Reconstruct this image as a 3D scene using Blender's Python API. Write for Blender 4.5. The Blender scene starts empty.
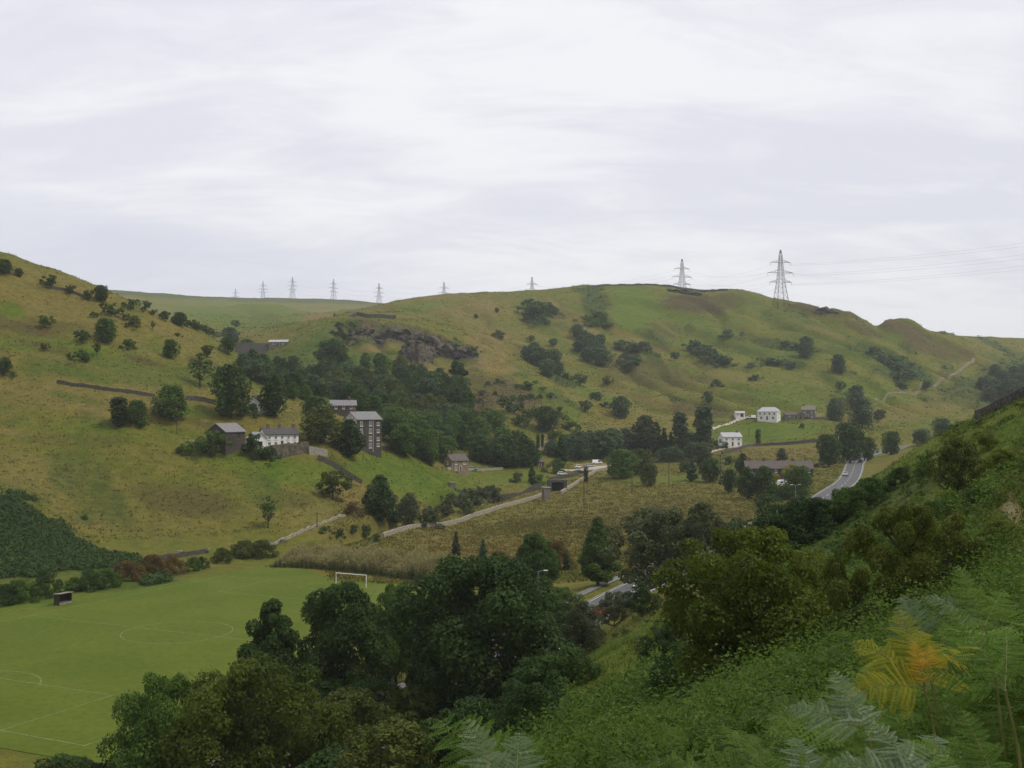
import bpy, math, random
import numpy as np
from math import radians, sin, cos, tan, atan, pi
from mathutils import Vector, Matrix

S = bpy.context.scene
COL = S.collection
random.seed(7)

# ------------------------------------------------------------------ camera, sky, sun, exposure
FPX = 1081.0                      # focal length in pixels of the 1024 wide frame
TILT = atan(26 / FPX)
CAMZ = 36.0                       # the playing field lies at z = 0
cd = bpy.data.cameras.new('camera')
cd.sensor_width = 36.0
cd.lens = 36.0 * FPX / 1024
cd.clip_start = 0.1
cd.clip_end = 20000
cam = bpy.data.objects.new('camera', cd)
cam.location = (0, 0, CAMZ)
cam.rotation_euler = (pi / 2 + TILT, 0, 0)
COL.objects.link(cam)
S.camera = cam
S.view_settings.view_transform = 'Standard'
S.view_settings.look = 'None'
S.view_settings.gamma = 1
S.view_settings.exposure = 0.12
S.view_settings.use_curve_mapping = False
S.render.engine = 'CYCLES'
S.cycles.use_denoising = True
S.cycles.max_bounces = 6
S.cycles.diffuse_bounces = 3
S.cycles.transmission_bounces = 4
S.cycles.transparent_max_bounces = 6
S.cycles.volume_bounces = 1
S.cycles.use_fast_gi = False

SUN_EL, SUN_AZ = radians(57), radians(104)      # azimuth from +Y (view direction), negative = left
sd = bpy.data.lights.new('sun', 'SUN')
sd.energy = 2.2
sd.angle = radians(12)
sd.color = (1.0, 0.94, 0.80)
sun = bpy.data.objects.new('sun', sd)
sv = Vector((cos(SUN_EL) * sin(SUN_AZ), cos(SUN_EL) * cos(SUN_AZ), sin(SUN_EL)))
sun.rotation_euler = sv.to_track_quat('Z', 'Y').to_euler()
sun.location = (0, 0, 300)
COL.objects.link(sun)


class N:
    """small node-tree helper"""
    def __init__(s, tree):
        s.t = tree
        s.t.nodes.clear()

    def new(s, typ, **kw):
        n = s.t.nodes.new(typ)
        for k, v in kw.items():
            if k[0] == '_':
                n.inputs[int(k[1:]) if k[1:].isdigit() else k[1:]].default_value = v
            else:
                setattr(n, k, v)
        return n

    def link(s, a, b):
        s.t.links.new(a, b)

    def put(s, sock, v):
        if hasattr(v, 'is_linked'):
            s.link(v, sock)
        else:
            sock.default_value = v

    def math(s, op, a, b=0.0, clamp=False):
        n = s.new('ShaderNodeMath', operation=op)
        n.use_clamp = clamp
        s.put(n.inputs[0], a)
        s.put(n.inputs[1], b)
        return n.outputs[0]

    def vec(s, op, a, b=(0, 0, 0)):
        n = s.new('ShaderNodeVectorMath', operation=op)
        s.put(n.inputs[0], a)
        s.put(n.inputs[1], b)
        return n.outputs[0]

    def mix(s, f, a, b, typ='MIX'):
        n = s.new('ShaderNodeMix', data_type='RGBA', blend_type=typ)
        s.put(n.inputs[0], f)
        s.put(n.inputs[6], a if hasattr(a, 'is_linked') else (*a, 1))
        s.put(n.inputs[7], b if hasattr(b, 'is_linked') else (*b, 1))
        return n.outputs[2]

    def ramp(s, v, lo, hi):
        n = s.new('ShaderNodeMapRange', interpolation_type='SMOOTHSTEP')
        s.put(n.inputs[0], v)
        n.inputs[1].default_value = lo
        n.inputs[2].default_value = hi
        return n.outputs[0]

    def noise(s, v, scale, detail=4, rough=0.55, dist=0.0, dim='3D'):
        n = s.new('ShaderNodeTexNoise', noise_dimensions=dim)
        n.inputs['Scale'].default_value = scale
        n.inputs['Detail'].default_value = detail
        n.inputs['Roughness'].default_value = rough
        n.inputs['Distortion'].default_value = dist
        if v is not None:
            s.link(v, n.inputs['Vector'])
        return n.outputs[0]


W = bpy.data.worlds.new('World')
S.world = W
W.use_nodes = True
n = N(W.node_tree)
out = n.new('ShaderNodeOutputWorld')
bg = n.new('ShaderNodeBackground')
bg.inputs[1].default_value = 0.1
sky = n.new('ShaderNodeTexSky', sky_type='NISHITA')
sky.sun_disc = False
sky.sun_elevation = SUN_EL
sky.sun_rotation = SUN_AZ
sky.altitude = 250
sky.dust_density = 2.0
tc = n.new('ShaderNodeTexCoord')
d = tc.outputs['Generated']
sep = n.new('ShaderNodeSeparateXYZ')
n.link(d, sep.inputs[0])
X, Y, Z = sep.outputs
zz = n.math('ADD', n.math('MAXIMUM', Z, 0.0), 0.30)
cxy = n.new('ShaderNodeCombineXYZ')          # direction carried to a flat cloud layer
n.link(n.math('DIVIDE', X, zz), cxy.inputs[0])
n.link(n.math('DIVIDE', Y, zz), cxy.inputs[1])
pl = cxy.outputs[0]
rot = n.new('ShaderNodeMapping')
rot.inputs['Rotation'].default_value = (0, 0, radians(-24))
rot.inputs['Scale'].default_value = (0.85, 1.5, 1)
n.link(pl, rot.inputs[0])
c1 = n.noise(rot.outputs[0], 1.5, 6, 0.5, 0.35)
str_ = n.new('ShaderNodeMapping')
str_.inputs['Rotation'].default_value = (0, 0, radians(-14))
str_.inputs['Scale'].default_value = (0.7, 1.7, 1)
n.link(pl, str_.inputs[0])
c2 = n.noise(str_.outputs[0], 4.2, 8, 0.62, 0.45)
c3 = n.noise(pl, 0.5, 3, 0.5, 0.0)
cl = n.math('ADD', n.math('ADD', n.math('MULTIPLY', c1, 0.42), n.math('MULTIPLY', c2, 0.42)), n.math('MULTIPLY', c3, 0.16))
f = n.ramp(cl, 0.41, 0.585)
cloud = n.mix(f, (7.3, 7.3, 8.05), (8.7, 8.65, 9.0))
# a thinner, brighter part of the cloud deck and the greyer bank low on the left
dn = n.new('ShaderNodeVectorMath', operation='DOT_PRODUCT')
n.link(d, dn.inputs[0])
dn.inputs[1].default_value = Vector((-0.38, 0.80, 0.46)).normalized()
glow = n.ramp(dn.outputs['Value'], 0.45, 1.0)
cloud = n.mix(glow, cloud, n.mix(1.0, cloud, (1.06, 1.06, 1.05), 'MULTIPLY'))
low = n.math('MULTIPLY', n.ramp(n.math('ADD', Z, n.math('MULTIPLY', X, 0.18)), 0.125, 0.085), n.ramp(n.math('ADD', X, n.math('MULTIPLY', c1, 0.25)), 0.25, -0.25))
cloud = n.mix(n.math('MULTIPLY', low, 0.6), cloud, (6.7, 6.8, 7.9))
col = n.mix(0.93, sky.outputs[0], cloud)
n.link(col, bg.inputs[0])
n.link(bg.outputs[0], out.inputs[0])

# ------------------------------------------------------------------ numbers, noise, projection
ct, st = cos(TILT), sin(TILT)


def ray(px, py):
    u, v = (px - 512) / FPX, (384 - py) / FPX
    return (u, ct - v * st, st + v * ct)


def P(px, py, Yd):
    """world point at distance Yd (along Y) on the line of sight through a photo pixel"""
    r = ray(px, py)
    k = Yd / r[1]
    return (r[0] * k, Yd, CAMZ + r[2] * k)


def proj(x, y, z):
    z = z - CAMZ
    dep = y * ct + z * st
    dep = np.where(dep < 0.05, 0.05, dep)
    return 512 + FPX * x / dep, 384 - FPX * (-y * st + z * ct) / dep, dep


def _h(ix, iy, seed):
    h = (ix.astype(np.int64) * 374761393 + iy.astype(np.int64) * 668265263 + seed * 1442695041) & 0xFFFFFFFF
    h = ((h ^ (h >> 13)) * 1274126177) & 0xFFFFFFFF
    return ((h ^ (h >> 16)) & 0xFFFF) / 65535.0


def vnoise(x, y, seed=0):
    ix, iy = np.floor(x), np.floor(y)
    fx, fy = x - ix, y - iy
    fx, fy = fx * fx * (3 - 2 * fx), fy * fy * (3 - 2 * fy)
    a, b = _h(ix, iy, seed), _h(ix + 1, iy, seed)
    c, e = _h(ix, iy + 1, seed), _h(ix + 1, iy + 1, seed)
    return (a + (b - a) * fx) * (1 - fy) + (c + (e - c) * fx) * fy


def fbm(x, y, octs=4, seed=0, gain=0.5):
    t, amp, tot = 0, 1.0, 0
    for o in range(octs):
        t = t + amp * (vnoise(x, y, seed + o) * 2 - 1)
        tot += amp
        amp *= gain
        x, y = x * 2.03 + 17.1, y * 2.03 - 9.7
    return t / tot


def sstep(lo, hi, v):
    t = np.clip((v - lo) / (hi - lo), 0, 1)
    return t * t * (3 - 2 * t)


# ------------------------------------------------------------------ the shape of the land
CT = []                                                   # control points x, y, z
def seen(*pts):
    for px, py, Yd in pts:
        CT.append(P(px, py, Yd))
def hid(*pts):                                            # px (direction), distance, height
    for px, Yd, z in pts:
        CT.append(((px - 512) / FPX * Yd, Yd, z))


def slope_plane(px, Yd):
    return CAMZ - 1.75 + 0.536 * ((px - 512) / FPX - 0.456) * Yd


for Yd in (1.5, 3, 6):
    for px in (-500, -200, 0, 250, 512, 700, 900, 1100, 1350, 1700):
        hid((px, Yd, slope_plane(px, Yd) - 0.012 * Yd * Yd))
for px, Yd, dz in ((-500, 12, 2), (-200, 12, 2), (0, 12, 2), (250, 12, 2), (1350, 12, 1.4), (1700, 12, 1), (-500, 26, 4), (-200, 26, 4), (0, 26, 4), (250, 26, 4), (1350, 26, 3), (1700, 26, 2),
                   (-500, 48, 3), (-200, 48, 3), (0, 48, 3), (150, 48, 4), (300, 48, 5), (1350, 48, 3), (1700, 48, 2), (300, 75, 2), (420, 75, 3), (1150, 75, 3), (1350, 75, 2), (1700, 75, 0)):
    hid((px, Yd, slope_plane(px, Yd) - dz))
seen((512, 860, 14), (700, 840, 13), (900, 775, 12), (1024, 735, 12), (1150, 690, 12), (512, 790, 28), (600, 766, 30), (706, 735, 24), (800, 690, 27), (900, 660, 28), (1024, 600, 28), (1150, 560, 28),
     (560, 742, 46), (640, 700, 50), (750, 680, 46), (800, 642, 50), (905, 620, 50), (1010, 520, 58), (1150, 450, 58), (700, 652, 72), (820, 580, 84), (962, 500, 82), (1024, 462, 80), (880, 522, 102))
seen((690, 612, 108), (640, 640, 85), (600, 655, 88), (800, 520, 150), (860, 490, 146), (930, 440, 135), (980, 418, 125), (1024, 397, 118), (1100, 360, 112), (740, 568, 120))
hid((560, 118, 6.5), (480, 118, 1.5), (400, 100, 2.2), (1350, 120, 70), (1700, 120, 110))
# road side toe of the right slope and what it hides
hid((660, 205, 2), (700, 250, 3.5), (760, 200, 13), (850, 200, 21), (960, 200, 30), (780, 300, 6), (860, 300, 14), (960, 300, 26),
    (800, 360, 8), (900, 380, 17), (960, 450, 21), (890, 450, 13), (1024, 450, 27), (1000, 550, 23), (1150, 300, 48), (1150, 500, 40),
    (1350, 300, 75), (1350, 600, 70), (900, 540, 15), (870, 520, 14), (1700, 300, 120))
# valley floor
hid((0, 120, 0), (300, 140, 0), (450, 150, 0.4), (-300, 150, 0), (0, 170, 0), (250, 180, 0), (420, 190, 0), (540, 180, 1.0), (300, 240, 0), (120, 225, 0),
    (420, 250, .8), (500, 240, .6), (570, 240, 1), (520, 300, 2), (600, 300, 2.5), (650, 350, 4.3), (560, 380, 4), (700, 400, 6.5), (620, 450, 8.2),
    (760, 450, 9.6), (820, 440, 10.3), (560, 480, 9), (680, 500, 12), (780, 520, 14.5), (720, 590, 18), (830, 560, 17), (640, 560, 15),
    (480, 300, 1.2), (420, 300, .9), (480, 360, 2.2), (500, 400, 3.2), (440, 340, 1.2))
# left hill
seen((0, 560, 235), (60, 580, 232), (100, 575, 240), (0, 500, 270), (150, 555, 265), (100, 520, 290), (250, 545, 282), (200, 500, 300), (300, 520, 300), (0, 450, 310),
     (100, 450, 320), (200, 460, 325), (0, 400, 345), (130, 420, 335), (230, 448, 335), (280, 452, 340), (330, 450, 352), (362, 450, 380), (0, 330, 390),
     (100, 350, 385), (200, 390, 370), (0, 260, 430), (45, 273, 435), (95, 288, 440), (150, 312, 450), (180, 325, 462), (200, 329, 470), (220, 343, 480), (240, 361, 485),
     (256, 372, 490), (-200, 200, 400), (-200, 450, 300), (-200, 580, 225), (-450, 130, 380), (-450, 450, 270), (290, 400, 430), (350, 480, 345),
     (380, 462, 380), (440, 480, 385), (450, 492, 392), (400, 505, 345), (390, 524, 315), (340, 535, 295), (420, 455, 410), (330, 405, 450), (400, 440, 440))
hid((0, 520, 99), (50, 520, 90), (100, 525, 84), (150, 530, 73), (200, 540, 64), (-200, 480, 118), (1024, 152, 35.6), (980, 155, 33.0), (930, 162, 30.2), (1100, 150, 40.5))
hid((0, 600, 98), (100, 620, 84), (200, 660, 55), (-200, 700, 120), (0, 900, 105))
# side valley, far moor
seen((250, 378, 560), (270, 350, 680), (300, 380, 600), (330, 372, 610), (230, 340, 760), (200, 322, 900), (240, 328, 860), (290, 325, 1000), (280, 306, 1400), (335, 312, 1150),
     (180, 309, 1350), (150, 298, 1550), (110, 290, 1900), (60, 286, 2000), (240, 298, 2200), (300, 299, 2400), (350, 300, 2300), (377, 305, 2200), (-200, 270, 2000))
hid((100, 3000, 290), (300, 3300, 300), (500, 3000, 250), (0, 3000, 280), (200, 4200, 260), (600, 4200, 250), (-300, 3500, 300), (900, 4000, 200), (1300, 3500, 200), (1300, 2000, 150))
# quarry spur
seen((305, 335, 680), (335, 318, 725), (365, 317, 735), (395, 317.5, 740), (430, 324, 740), (468, 337, 725), (482, 346, 700), (320, 352, 655), (380, 348, 672), (420, 362, 645),
     (440, 352, 680), (380, 375, 600), (440, 378, 620), (345, 365, 630), (380, 312, 820), (440, 318, 860), (470, 368, 650), (430, 345, 690), (405, 336, 700))
# main hill
seen((420, 305, 960), (378, 307, 1000), (406, 300, 1020), (446, 294.5, 1050), (480, 293, 1055), (512, 292, 1050), (551, 291, 1060), (490, 330, 850), (520, 360, 720), (480, 392, 600),
     (430, 405, 545), (550, 422, 560), (594, 286, 1080), (652, 284, 1080), (703, 291, 1050), (728, 289, 1040), (760, 298, 1000), (768, 302, 985), (793, 305, 975), (823, 306, 980),
     (851, 312, 970), (866, 319, 975), (876, 325.5, 1000), (883, 322, 990), (890, 318.5, 990), (900, 320, 990), (912, 324, 1000), (928, 329, 1020), (945, 335, 1050), (984, 338.5, 1150), (1024, 338, 1200), (1120, 340, 1250), (1300, 330, 1200),
     (600, 330, 900), (600, 380, 740), (600, 425, 620), (700, 340, 880), (700, 390, 735), (710, 415, 655), (767, 420, 640), (770, 395, 720), (770, 340, 880), (850, 350, 850),
     (850, 400, 720), (820, 416, 660), (850, 432, 610), (940, 365, 900), (940, 400, 780), (930, 422, 700), (1020, 365, 1000), (1020, 392, 850), (990, 412, 760), (1100, 390, 900),
     (1300, 400, 800), (550, 455, 520), (480, 470, 455), (450, 468, 430), (730, 444, 600), (690, 440, 590), (650, 445, 575), (540, 330, 880), (560, 380, 700), (640, 400, 680), (900, 350, 900))
hid((450, 1500, 158), (560, 1300, 160), (640, 1300, 160), (700, 1250, 158), (780, 1250, 136), (860, 1250, 125), (940, 1400, 118), (1024, 1600, 120), (532, 1700, 190), (444, 2000, 222), (640, 1800, 170),
    (800, 1800, 140), (1000, 2600, 170), (376, 1500, 120), (700, 2500, 210))
# behind and beside the photographer
for ang, dd, z in ((90, 60, 72), (90, 200, 130), (130, 60, 60), (180, 60, 50), (180, 300, 90), (-90, 60, 8), (-90, 200, 0), (-130, 80, 15), (-90, 500, 80), (90, 700, 140), (180, 1500, 120), (-90, 2000, 150), (90, 2500, 170)):
    CT.append((sin(radians(ang)) * dd, cos(radians(ang)) * dd, z))
CT = np.array(CT)


def warp(x, y):
    return np.arctan2(x, y) * 1.25, np.log(np.hypot(x, y) + 0.3)


CU, CV = warp(CT[:, 0], CT[:, 1])
MQ = 0.03


def _k(u, v):
    return np.sqrt((u[:, None] - CU[None]) ** 2 + (v[:, None] - CV[None]) ** 2 + MQ * MQ)


KM = _k(CU, CV)
NC = len(CT)
A = np.zeros((NC + 1, NC + 1))
A[:NC, :NC] = KM - np.eye(NC) * 0.0005
A[:NC, NC] = 1
A[NC, :NC] = 1
CW = np.linalg.solve(A, np.append(CT[:, 2], 0))


def base_h(x, y):
    o = np.empty(len(x))
    for i in range(0, len(x), 20000):
        u, v = warp(x[i:i + 20000], y[i:i + 20000])
        o[i:i + 20000] = _k(u, v) @ CW[:NC] + CW[NC]
    return o


# the field: far goal centre, axis and size
PC = np.array((-54.2, 176.0))
PA = np.array((0.428, 0.904))
PN = np.array((-0.904, 0.428))
PL, PW = 50.0, 33.0


def poly_dist(x, y, pts):
    """distance to a polyline, and the interpolated third value along it"""
    best = np.full(len(x), 1e9)
    val = np.zeros(len(x))
    for a, b in zip(pts[:-1], pts[1:]):
        dx, dy = b[0] - a[0], b[1] - a[1]
        t = np.clip(((x - a[0]) * dx + (y - a[1]) * dy) / (dx * dx + dy * dy + 1e-9), 0, 1)
        dd = np.hypot(x - a[0] - t * dx, y - a[1] - t * dy)
        m = dd < best
        best[m] = dd[m]
        val[m] = (a[2] + t * (b[2] - a[2]))[m]
    return best, val


def smooth_line(pts, step):
    """Catmull-Rom through the points, resampled"""
    p = [np.array(q, float) for q in pts]
    p = [2 * p[0] - p[1]] + p + [2 * p[-1] - p[-2]]
    o = []
    for i in range(1, len(p) - 2):
        m = max(2, int(np.linalg.norm(p[i + 1][:2] - p[i][:2]) / step))
        for t in np.linspace(0, 1, m, endpoint=False):
            o.append(0.5 * (2 * p[i] + (p[i + 1] - p[i - 1]) * t + (2 * p[i - 1] - 5 * p[i] + 4 * p[i + 1] - p[i + 2]) * t ** 2 + (3 * p[i] - p[i - 1] - 3 * p[i + 1] + p[i + 2]) * t ** 3))
    o.append(p[-2])
    return np.array(o)


ROAD = smooth_line([(-75, 40, 1.5), (-31, 90, 1.4), (-11, 125, 1.3), (6, 165, 1.3), (22, 205, 1.6), (52, 262, 2.8), (84, 318, 5.2), (107, 366, 7.6), (125, 405, 9.0), (141, 448, 10.6),
                    (157, 494, 12.0), (178, 545, 13.2), (215, 600, 15), (262, 650, 17), (330, 720, 20), (430, 800, 26)], 5)
RW = 3.8
CANAL = smooth_line([P(300, 552, 272)[:2] + (-.6,), P(350, 541, 295)[:2] + (-.4,), P(395, 526, 322)[:2] + (.1,), P(450, 511, 362)[:2] + (1.2,), P(500, 499, 405)[:2] + (2.6,), P(542, 492, 440)[:2] + (4.0,)], 4)


RIMX = np.array((322, 344, 360, 378, 400, 422, 440, 456, 470, 484), float)
RIMY = np.array((690, 705, 715, 722, 724, 722, 716, 708, 694, 685), float)
RIMD = np.array((0, 4, 6, 8, 9.5, 9.5, 10.5, 10, 6, 0), float)


def H(x, y):
    x, y = np.atleast_1d(np.asarray(x, float)), np.atleast_1d(np.asarray(y, float))
    h = base_h(x, y)
    r = np.hypot(x, y)
    flo = sstep(14, 34, h - np.minimum(r, 700) * 0.012)       # 0 on the valley floor, 1 on the slopes
    far = sstep(150, 300, r)
    h = h + far * flo * (fbm(x / 55, y / 55, 4, 3) * 2.6 + fbm(x / 14, y / 14, 3, 9) * 0.9)
    h = h + far * fbm(x / 9, y / 9, 3, 21) * 0.25
    # gullies slanting down the main hill, little folds on the left one
    gm = sstep(520, 640, y) * (1 - sstep(960, 1040, y)) * flo * sstep(-190, -90, x)
    gu = (x * 0.86 + y * 0.50) / 46 + fbm(x / 70, y / 70, 3, 61) * 1.1
    gl = np.abs((gu % 1.0) * 2 - 1)
    h = h - gm * (1 - sstep(0.0, 0.75, gl)) * (3.0 + 3.5 * vnoise(x / 120, y / 120, 63))
    lm = sstep(230, 280, y) * (1 - sstep(400, 450, y)) * flo * (1 - sstep(-120, -60, x))
    h = h + lm * fbm(x / 26 + y / 90, y / 60, 3, 67) * 1.6
    near = (1 - sstep(60, 160, r)) * sstep(2.0, 9, r)
    h = h + near * (fbm(x / 7, y / 7, 4, 31) * 0.75 + fbm(x / 1.7, y / 1.7, 3, 33) * 0.16)
    # knolls and notches along the right part of the crest
    cm = np.exp(-((y - 990) / 75) ** 2)
    cx = 512 + FPX * x / np.maximum(y, 1)
    for c0, cw, ca in ((838, 11, 3.5), (851, 6, 2), (877, 7, -5.5), (894, 12, 1.4), (912, 7, 1.5), (931, 8, -3), (800, 9, 1.5), (770, 9, -1.5), (958, 14, 3)):
        h = h + cm * ca * np.exp(-((cx - c0) / cw) ** 2)
    # the quarry: a drop in front of the grassy rim
    sr = np.interp(cx, RIMX, RIMY) - y
    h = h - np.interp(cx, RIMX, RIMD) * sstep(-1, 4, sr) * (1 - sstep(14, 75, sr))
    # quarry ledges: steepen into faces where the rock shows
    px, py, dp = proj(x, y, h)
    q = 0.6 * np.exp(-((px - 425) / 50) ** 2 - ((y - 665) / 30) ** 2)
    ledge = h / 7.0
    lf = ledge - np.floor(ledge)
    h = h + q * 7.0 * (np.floor(ledge) + sstep(0.25, 0.75, lf) - ledge) * 0.9
    # field, road, canal
    q = np.stack((x - PC[0], y - PC[1]), 1)
    a, b = np.abs(q @ PA) - PL, np.abs(q @ PN) - PW
    dd = np.maximum(a, b)
    w = 1 - sstep(5, 16, dd)
    h = h * (1 - w)
    m = (r > 30) & (r < 1000)
    if m.any():
        dist, zr = poly_dist(x[m], y[m], ROAD)
        w = 1 - sstep(RW + 2.5, RW + 14, dist)
        h[m] = h[m] * (1 - w) + zr * w
        dist, zr = poly_dist(x[m], y[m], CANAL)
        w = 1 - sstep(2.4, 5.5, dist)
        h[m] = h[m] * (1 - w) + (zr - 0.9) * w
    return h


def h1(x, y):
    return float(H([x], [y])[0])


def ground_at(px, py, y0=40, y1=3500):
    """where the line of sight through a pixel first meets the land beyond y0"""
    Ys = np.exp(np.linspace(math.log(y0), math.log(y1), 700))
    r = ray(px, py)
    k = Ys / r[1]
    z = CAMZ + r[2] * k
    g = H(r[0] * k, Ys)
    below = z < g
    i = int(np.argmax(below)) if below.any() else len(Ys) - 1
    if i > 0 and below[i]:
        t = (z[i - 1] - g[i - 1]) / ((z[i - 1] - g[i - 1]) - (z[i] - g[i]) + 1e-9)
        Yd = Ys[i - 1] + t * (Ys[i] - Ys[i - 1])
    else:
        Yd = Ys[i]
    x, y, _ = P(px, py, Yd)
    return (x, y, h1(x, y))
# ------------------------------------------------------------------ mesh and scene helpers
def mesh_np(name, V, F, mats, mi=None, smooth=False, attrs=None):
    """V: (n,3) array, F: (m,k) array or list of tuples"""
    me = bpy.data.meshes.new(name)
    if isinstance(F, np.ndarray):
        V = np.asarray(V, np.float32)
        m, k = F.shape
        me.vertices.add(len(V))
        me.vertices.foreach_set('co', V.ravel())
        me.loops.add(m * k)
        me.loops.foreach_set('vertex_index', F.ravel().astype(np.int32))
        me.polygons.add(m)
        me.polygons.foreach_set('loop_start', np.arange(0, m * k, k, dtype=np.int32))
        me.polygons.foreach_set('loop_total', np.full(m, k, np.int32))
    else:
        me.from_pydata([tuple(v) for v in V], [], F)
        m = len(F)
    if mi is not None:
        me.polygons.foreach_set('material_index', np.asarray(mi, np.int32))
    if smooth:
        me.polygons.foreach_set('use_smooth', np.ones(m, bool))
    for an, (typ, arr) in (attrs or {}).items():
        at = me.attributes.new(an, typ, 'POINT')
        at.data.foreach_set('color' if typ == 'FLOAT_COLOR' else 'value', np.asarray(arr, np.float32).ravel())
    for mm in mats if isinstance(mats, (list, tuple)) else [mats]:
        me.materials.append(mm)
    me.update()
    me.validate()
    return me


def link(name, data, parent=None, loc=None, rz=None, label=None, cat=None, group=None, kind=None):
    o = bpy.data.objects.new(name, data)
    COL.objects.link(o)
    if parent is not None:
        o.parent = parent
    if loc is not None:
        o.location = loc
    if rz is not None:
        o.rotation_euler = (0, 0, rz)
    for k, v in (('label', label), ('category', cat), ('group', group), ('kind', kind)):
        if v:
            o[k] = v
    return o


def thing(name, label, cat, loc=(0, 0, 0), rz=0.0, group=None):
    return link(name, None, None, loc, rz, label, cat, group)


def copy_tree(o, parent=None):
    c = o.copy()
    COL.objects.link(c)
    if parent is not None:
        c.parent = parent
    for ch in list(o.children):
        copy_tree(ch, c)
    return c


class MB:
    """collects simple solids into one mesh"""
    def __init__(s):
        s.v, s.f, s.m = [], [], []

    def add(s, vs, fs, mi=0):
        b = len(s.v)
        s.v += [tuple(v) for v in vs]
        s.f += [tuple(i + b for i in f) for f in fs]
        s.m += [mi] * len(fs)
        return s

    def box(s, c, d, mi=0, rz=0.0):
        hx, hy, hz = d[0] / 2, d[1] / 2, d[2] / 2
        cr, sr = cos(rz), sin(rz)
        vs = []
        for z in (-hz, hz):
            for x, y in ((-hx, -hy), (hx, -hy), (hx, hy), (-hx, hy)):
                vs.append((c[0] + x * cr - y * sr, c[1] + x * sr + y * cr, c[2] + z))
        return s.add(vs, [(3, 2, 1, 0), (4, 5, 6, 7), (0, 1, 5, 4), (1, 2, 6, 5), (2, 3, 7, 6), (3, 0, 4, 7)], mi)

    def bar(s, p, q, w, w2=None, mi=0, k=4):
        p, q = Vector(p), Vector(q)
        w2 = w if w2 is None else w2
        d = (q - p).normalized()
        a = d.cross(Vector((0, 0, 1) if abs(d.z) < 0.95 else (1, 0, 0))).normalized()
        b = d.cross(a)
        vs = []
        for c, r in ((p, w), (q, w2)):
            for i in range(k):
                t = 2 * pi * (i + .5) / k
                vs.append(c + (a * cos(t) + b * sin(t)) * r)
        fs = [(i, (i + 1) % k, k + (i + 1) % k, k + i) for i in range(k)] + [tuple(range(k - 1, -1, -1)), tuple(range(k, 2 * k))]
        return s.add(vs, fs, mi)

    def tube(s, pts, rads, k=6, mi=0):
        pts = [Vector(p) for p in pts]
        vs = []
        for i, p in enumerate(pts):
            d = (pts[min(i + 1, len(pts) - 1)] - pts[max(i - 1, 0)]).normalized()
            a = d.cross(Vector((0, 1, 0.05) if abs(d.y) < 0.9 else (1, 0, 0))).normalized()
            b = d.cross(a)
            for j in range(k):
                t = 2 * pi * j / k
                vs.append(p + (a * cos(t) + b * sin(t)) * rads[i])
        fs = [(i * k + j, i * k + (j + 1) % k, (i + 1) * k + (j + 1) % k, (i + 1) * k + j) for i in range(len(pts) - 1) for j in range(k)]
        fs += [tuple(range(k - 1, -1, -1)), tuple(range((len(pts) - 1) * k, len(pts) * k))]
        return s.add(vs, fs, mi)

    def build(s, name, mats, parent=None, smooth=False, **kw):
        me = mesh_np(name, s.v, s.f, mats, s.m, smooth)
        return link(name, me, parent, **kw)


def mat(name, rgb, rough=0.8, var=0.0, scale=2.0, rgb2=None, metal=0.0, spec=0.3, bump=0.0):
    """plain weathered surface: two tones mixed by noise"""
    m = bpy.data.materials.new(name)
    m.use_nodes = True
    n = N(m.node_tree)
    o = n.new('ShaderNodeOutputMaterial')
    b = n.new('ShaderNodeBsdfPrincipled')
    b.inputs['Roughness'].default_value = rough
    b.inputs['Metallic'].default_value = metal
    b.inputs['Specular IOR Level'].default_value = spec
    tcn = n.new('ShaderNodeTexCoord').outputs['Object']
    nz = n.noise(tcn, scale, 5, 0.6)
    c2 = rgb2 or tuple(c * (1 - var) for c in rgb)
    n.link(n.mix(n.ramp(nz, 0.35, 0.65), rgb, c2), b.inputs['Base Color'])
    if bump:
        bp = n.new('ShaderNodeBump')
        bp.inputs['Strength'].default_value = bump
        bp.inputs['Distance'].default_value = 0.1
        n.link(nz, bp.inputs['Height'])
        n.link(bp.outputs[0], b.inputs['Normal'])
    n.link(b.outputs[0], o.inputs[0])
    return m


# ------------------------------------------------------------------ land: what grows where
def build_land():
    az = np.concatenate((np.linspace(-180, -50, 50, endpoint=False), np.linspace(-50, -29, 90, endpoint=False), np.linspace(-29, 29, 1080, endpoint=False),
                         np.linspace(29, 50, 90, endpoint=False), np.linspace(50, 180, 50, endpoint=False)))
    az = np.radians(az)
    rr = np.concatenate((np.exp(np.linspace(math.log(0.8), math.log(200), 260, endpoint=False)), np.exp(np.linspace(math.log(200), math.log(1300), 520, endpoint=False)),
                         np.exp(np.linspace(math.log(1300), math.log(5000), 90))))
    R, T = np.meshgrid(rr, az, indexing='ij')
    x, y = (R * np.sin(T)).ravel(), (R * np.cos(T)).ravel()
    z = H(x, y)
    nr, na = R.shape
    i = np.arange(nr * na).reshape(nr, na)
    j = np.roll(i, -1, 1)
    F = np.stack((i[:-1], i[1:], j[1:], j[:-1]), -1).reshape(-1, 4)
    F = F[:, ::-1]
    # close the small hole under the camera
    V = np.stack((x, y, z), 1)
    V = np.vstack((V, [[0, 0, z[:na].mean()]]))
    c = len(V) - 1
    x, y, z = V.T
    zone = paint_zones(x, y, z)
    me = mesh_np('ground', V, F, land_material(), smooth=True, attrs={'za': ('FLOAT_COLOR', zone[:, :4]), 'zb': ('FLOAT_COLOR', zone[:, 4:])})
    o = link('ground', me, kind='structure')
    bm = MB()
    bm.add([V[c]] + [V[k] for k in range(na)], [(0, 1 + (k + 1) % na, 1 + k) for k in range(na)])
    return o


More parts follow.
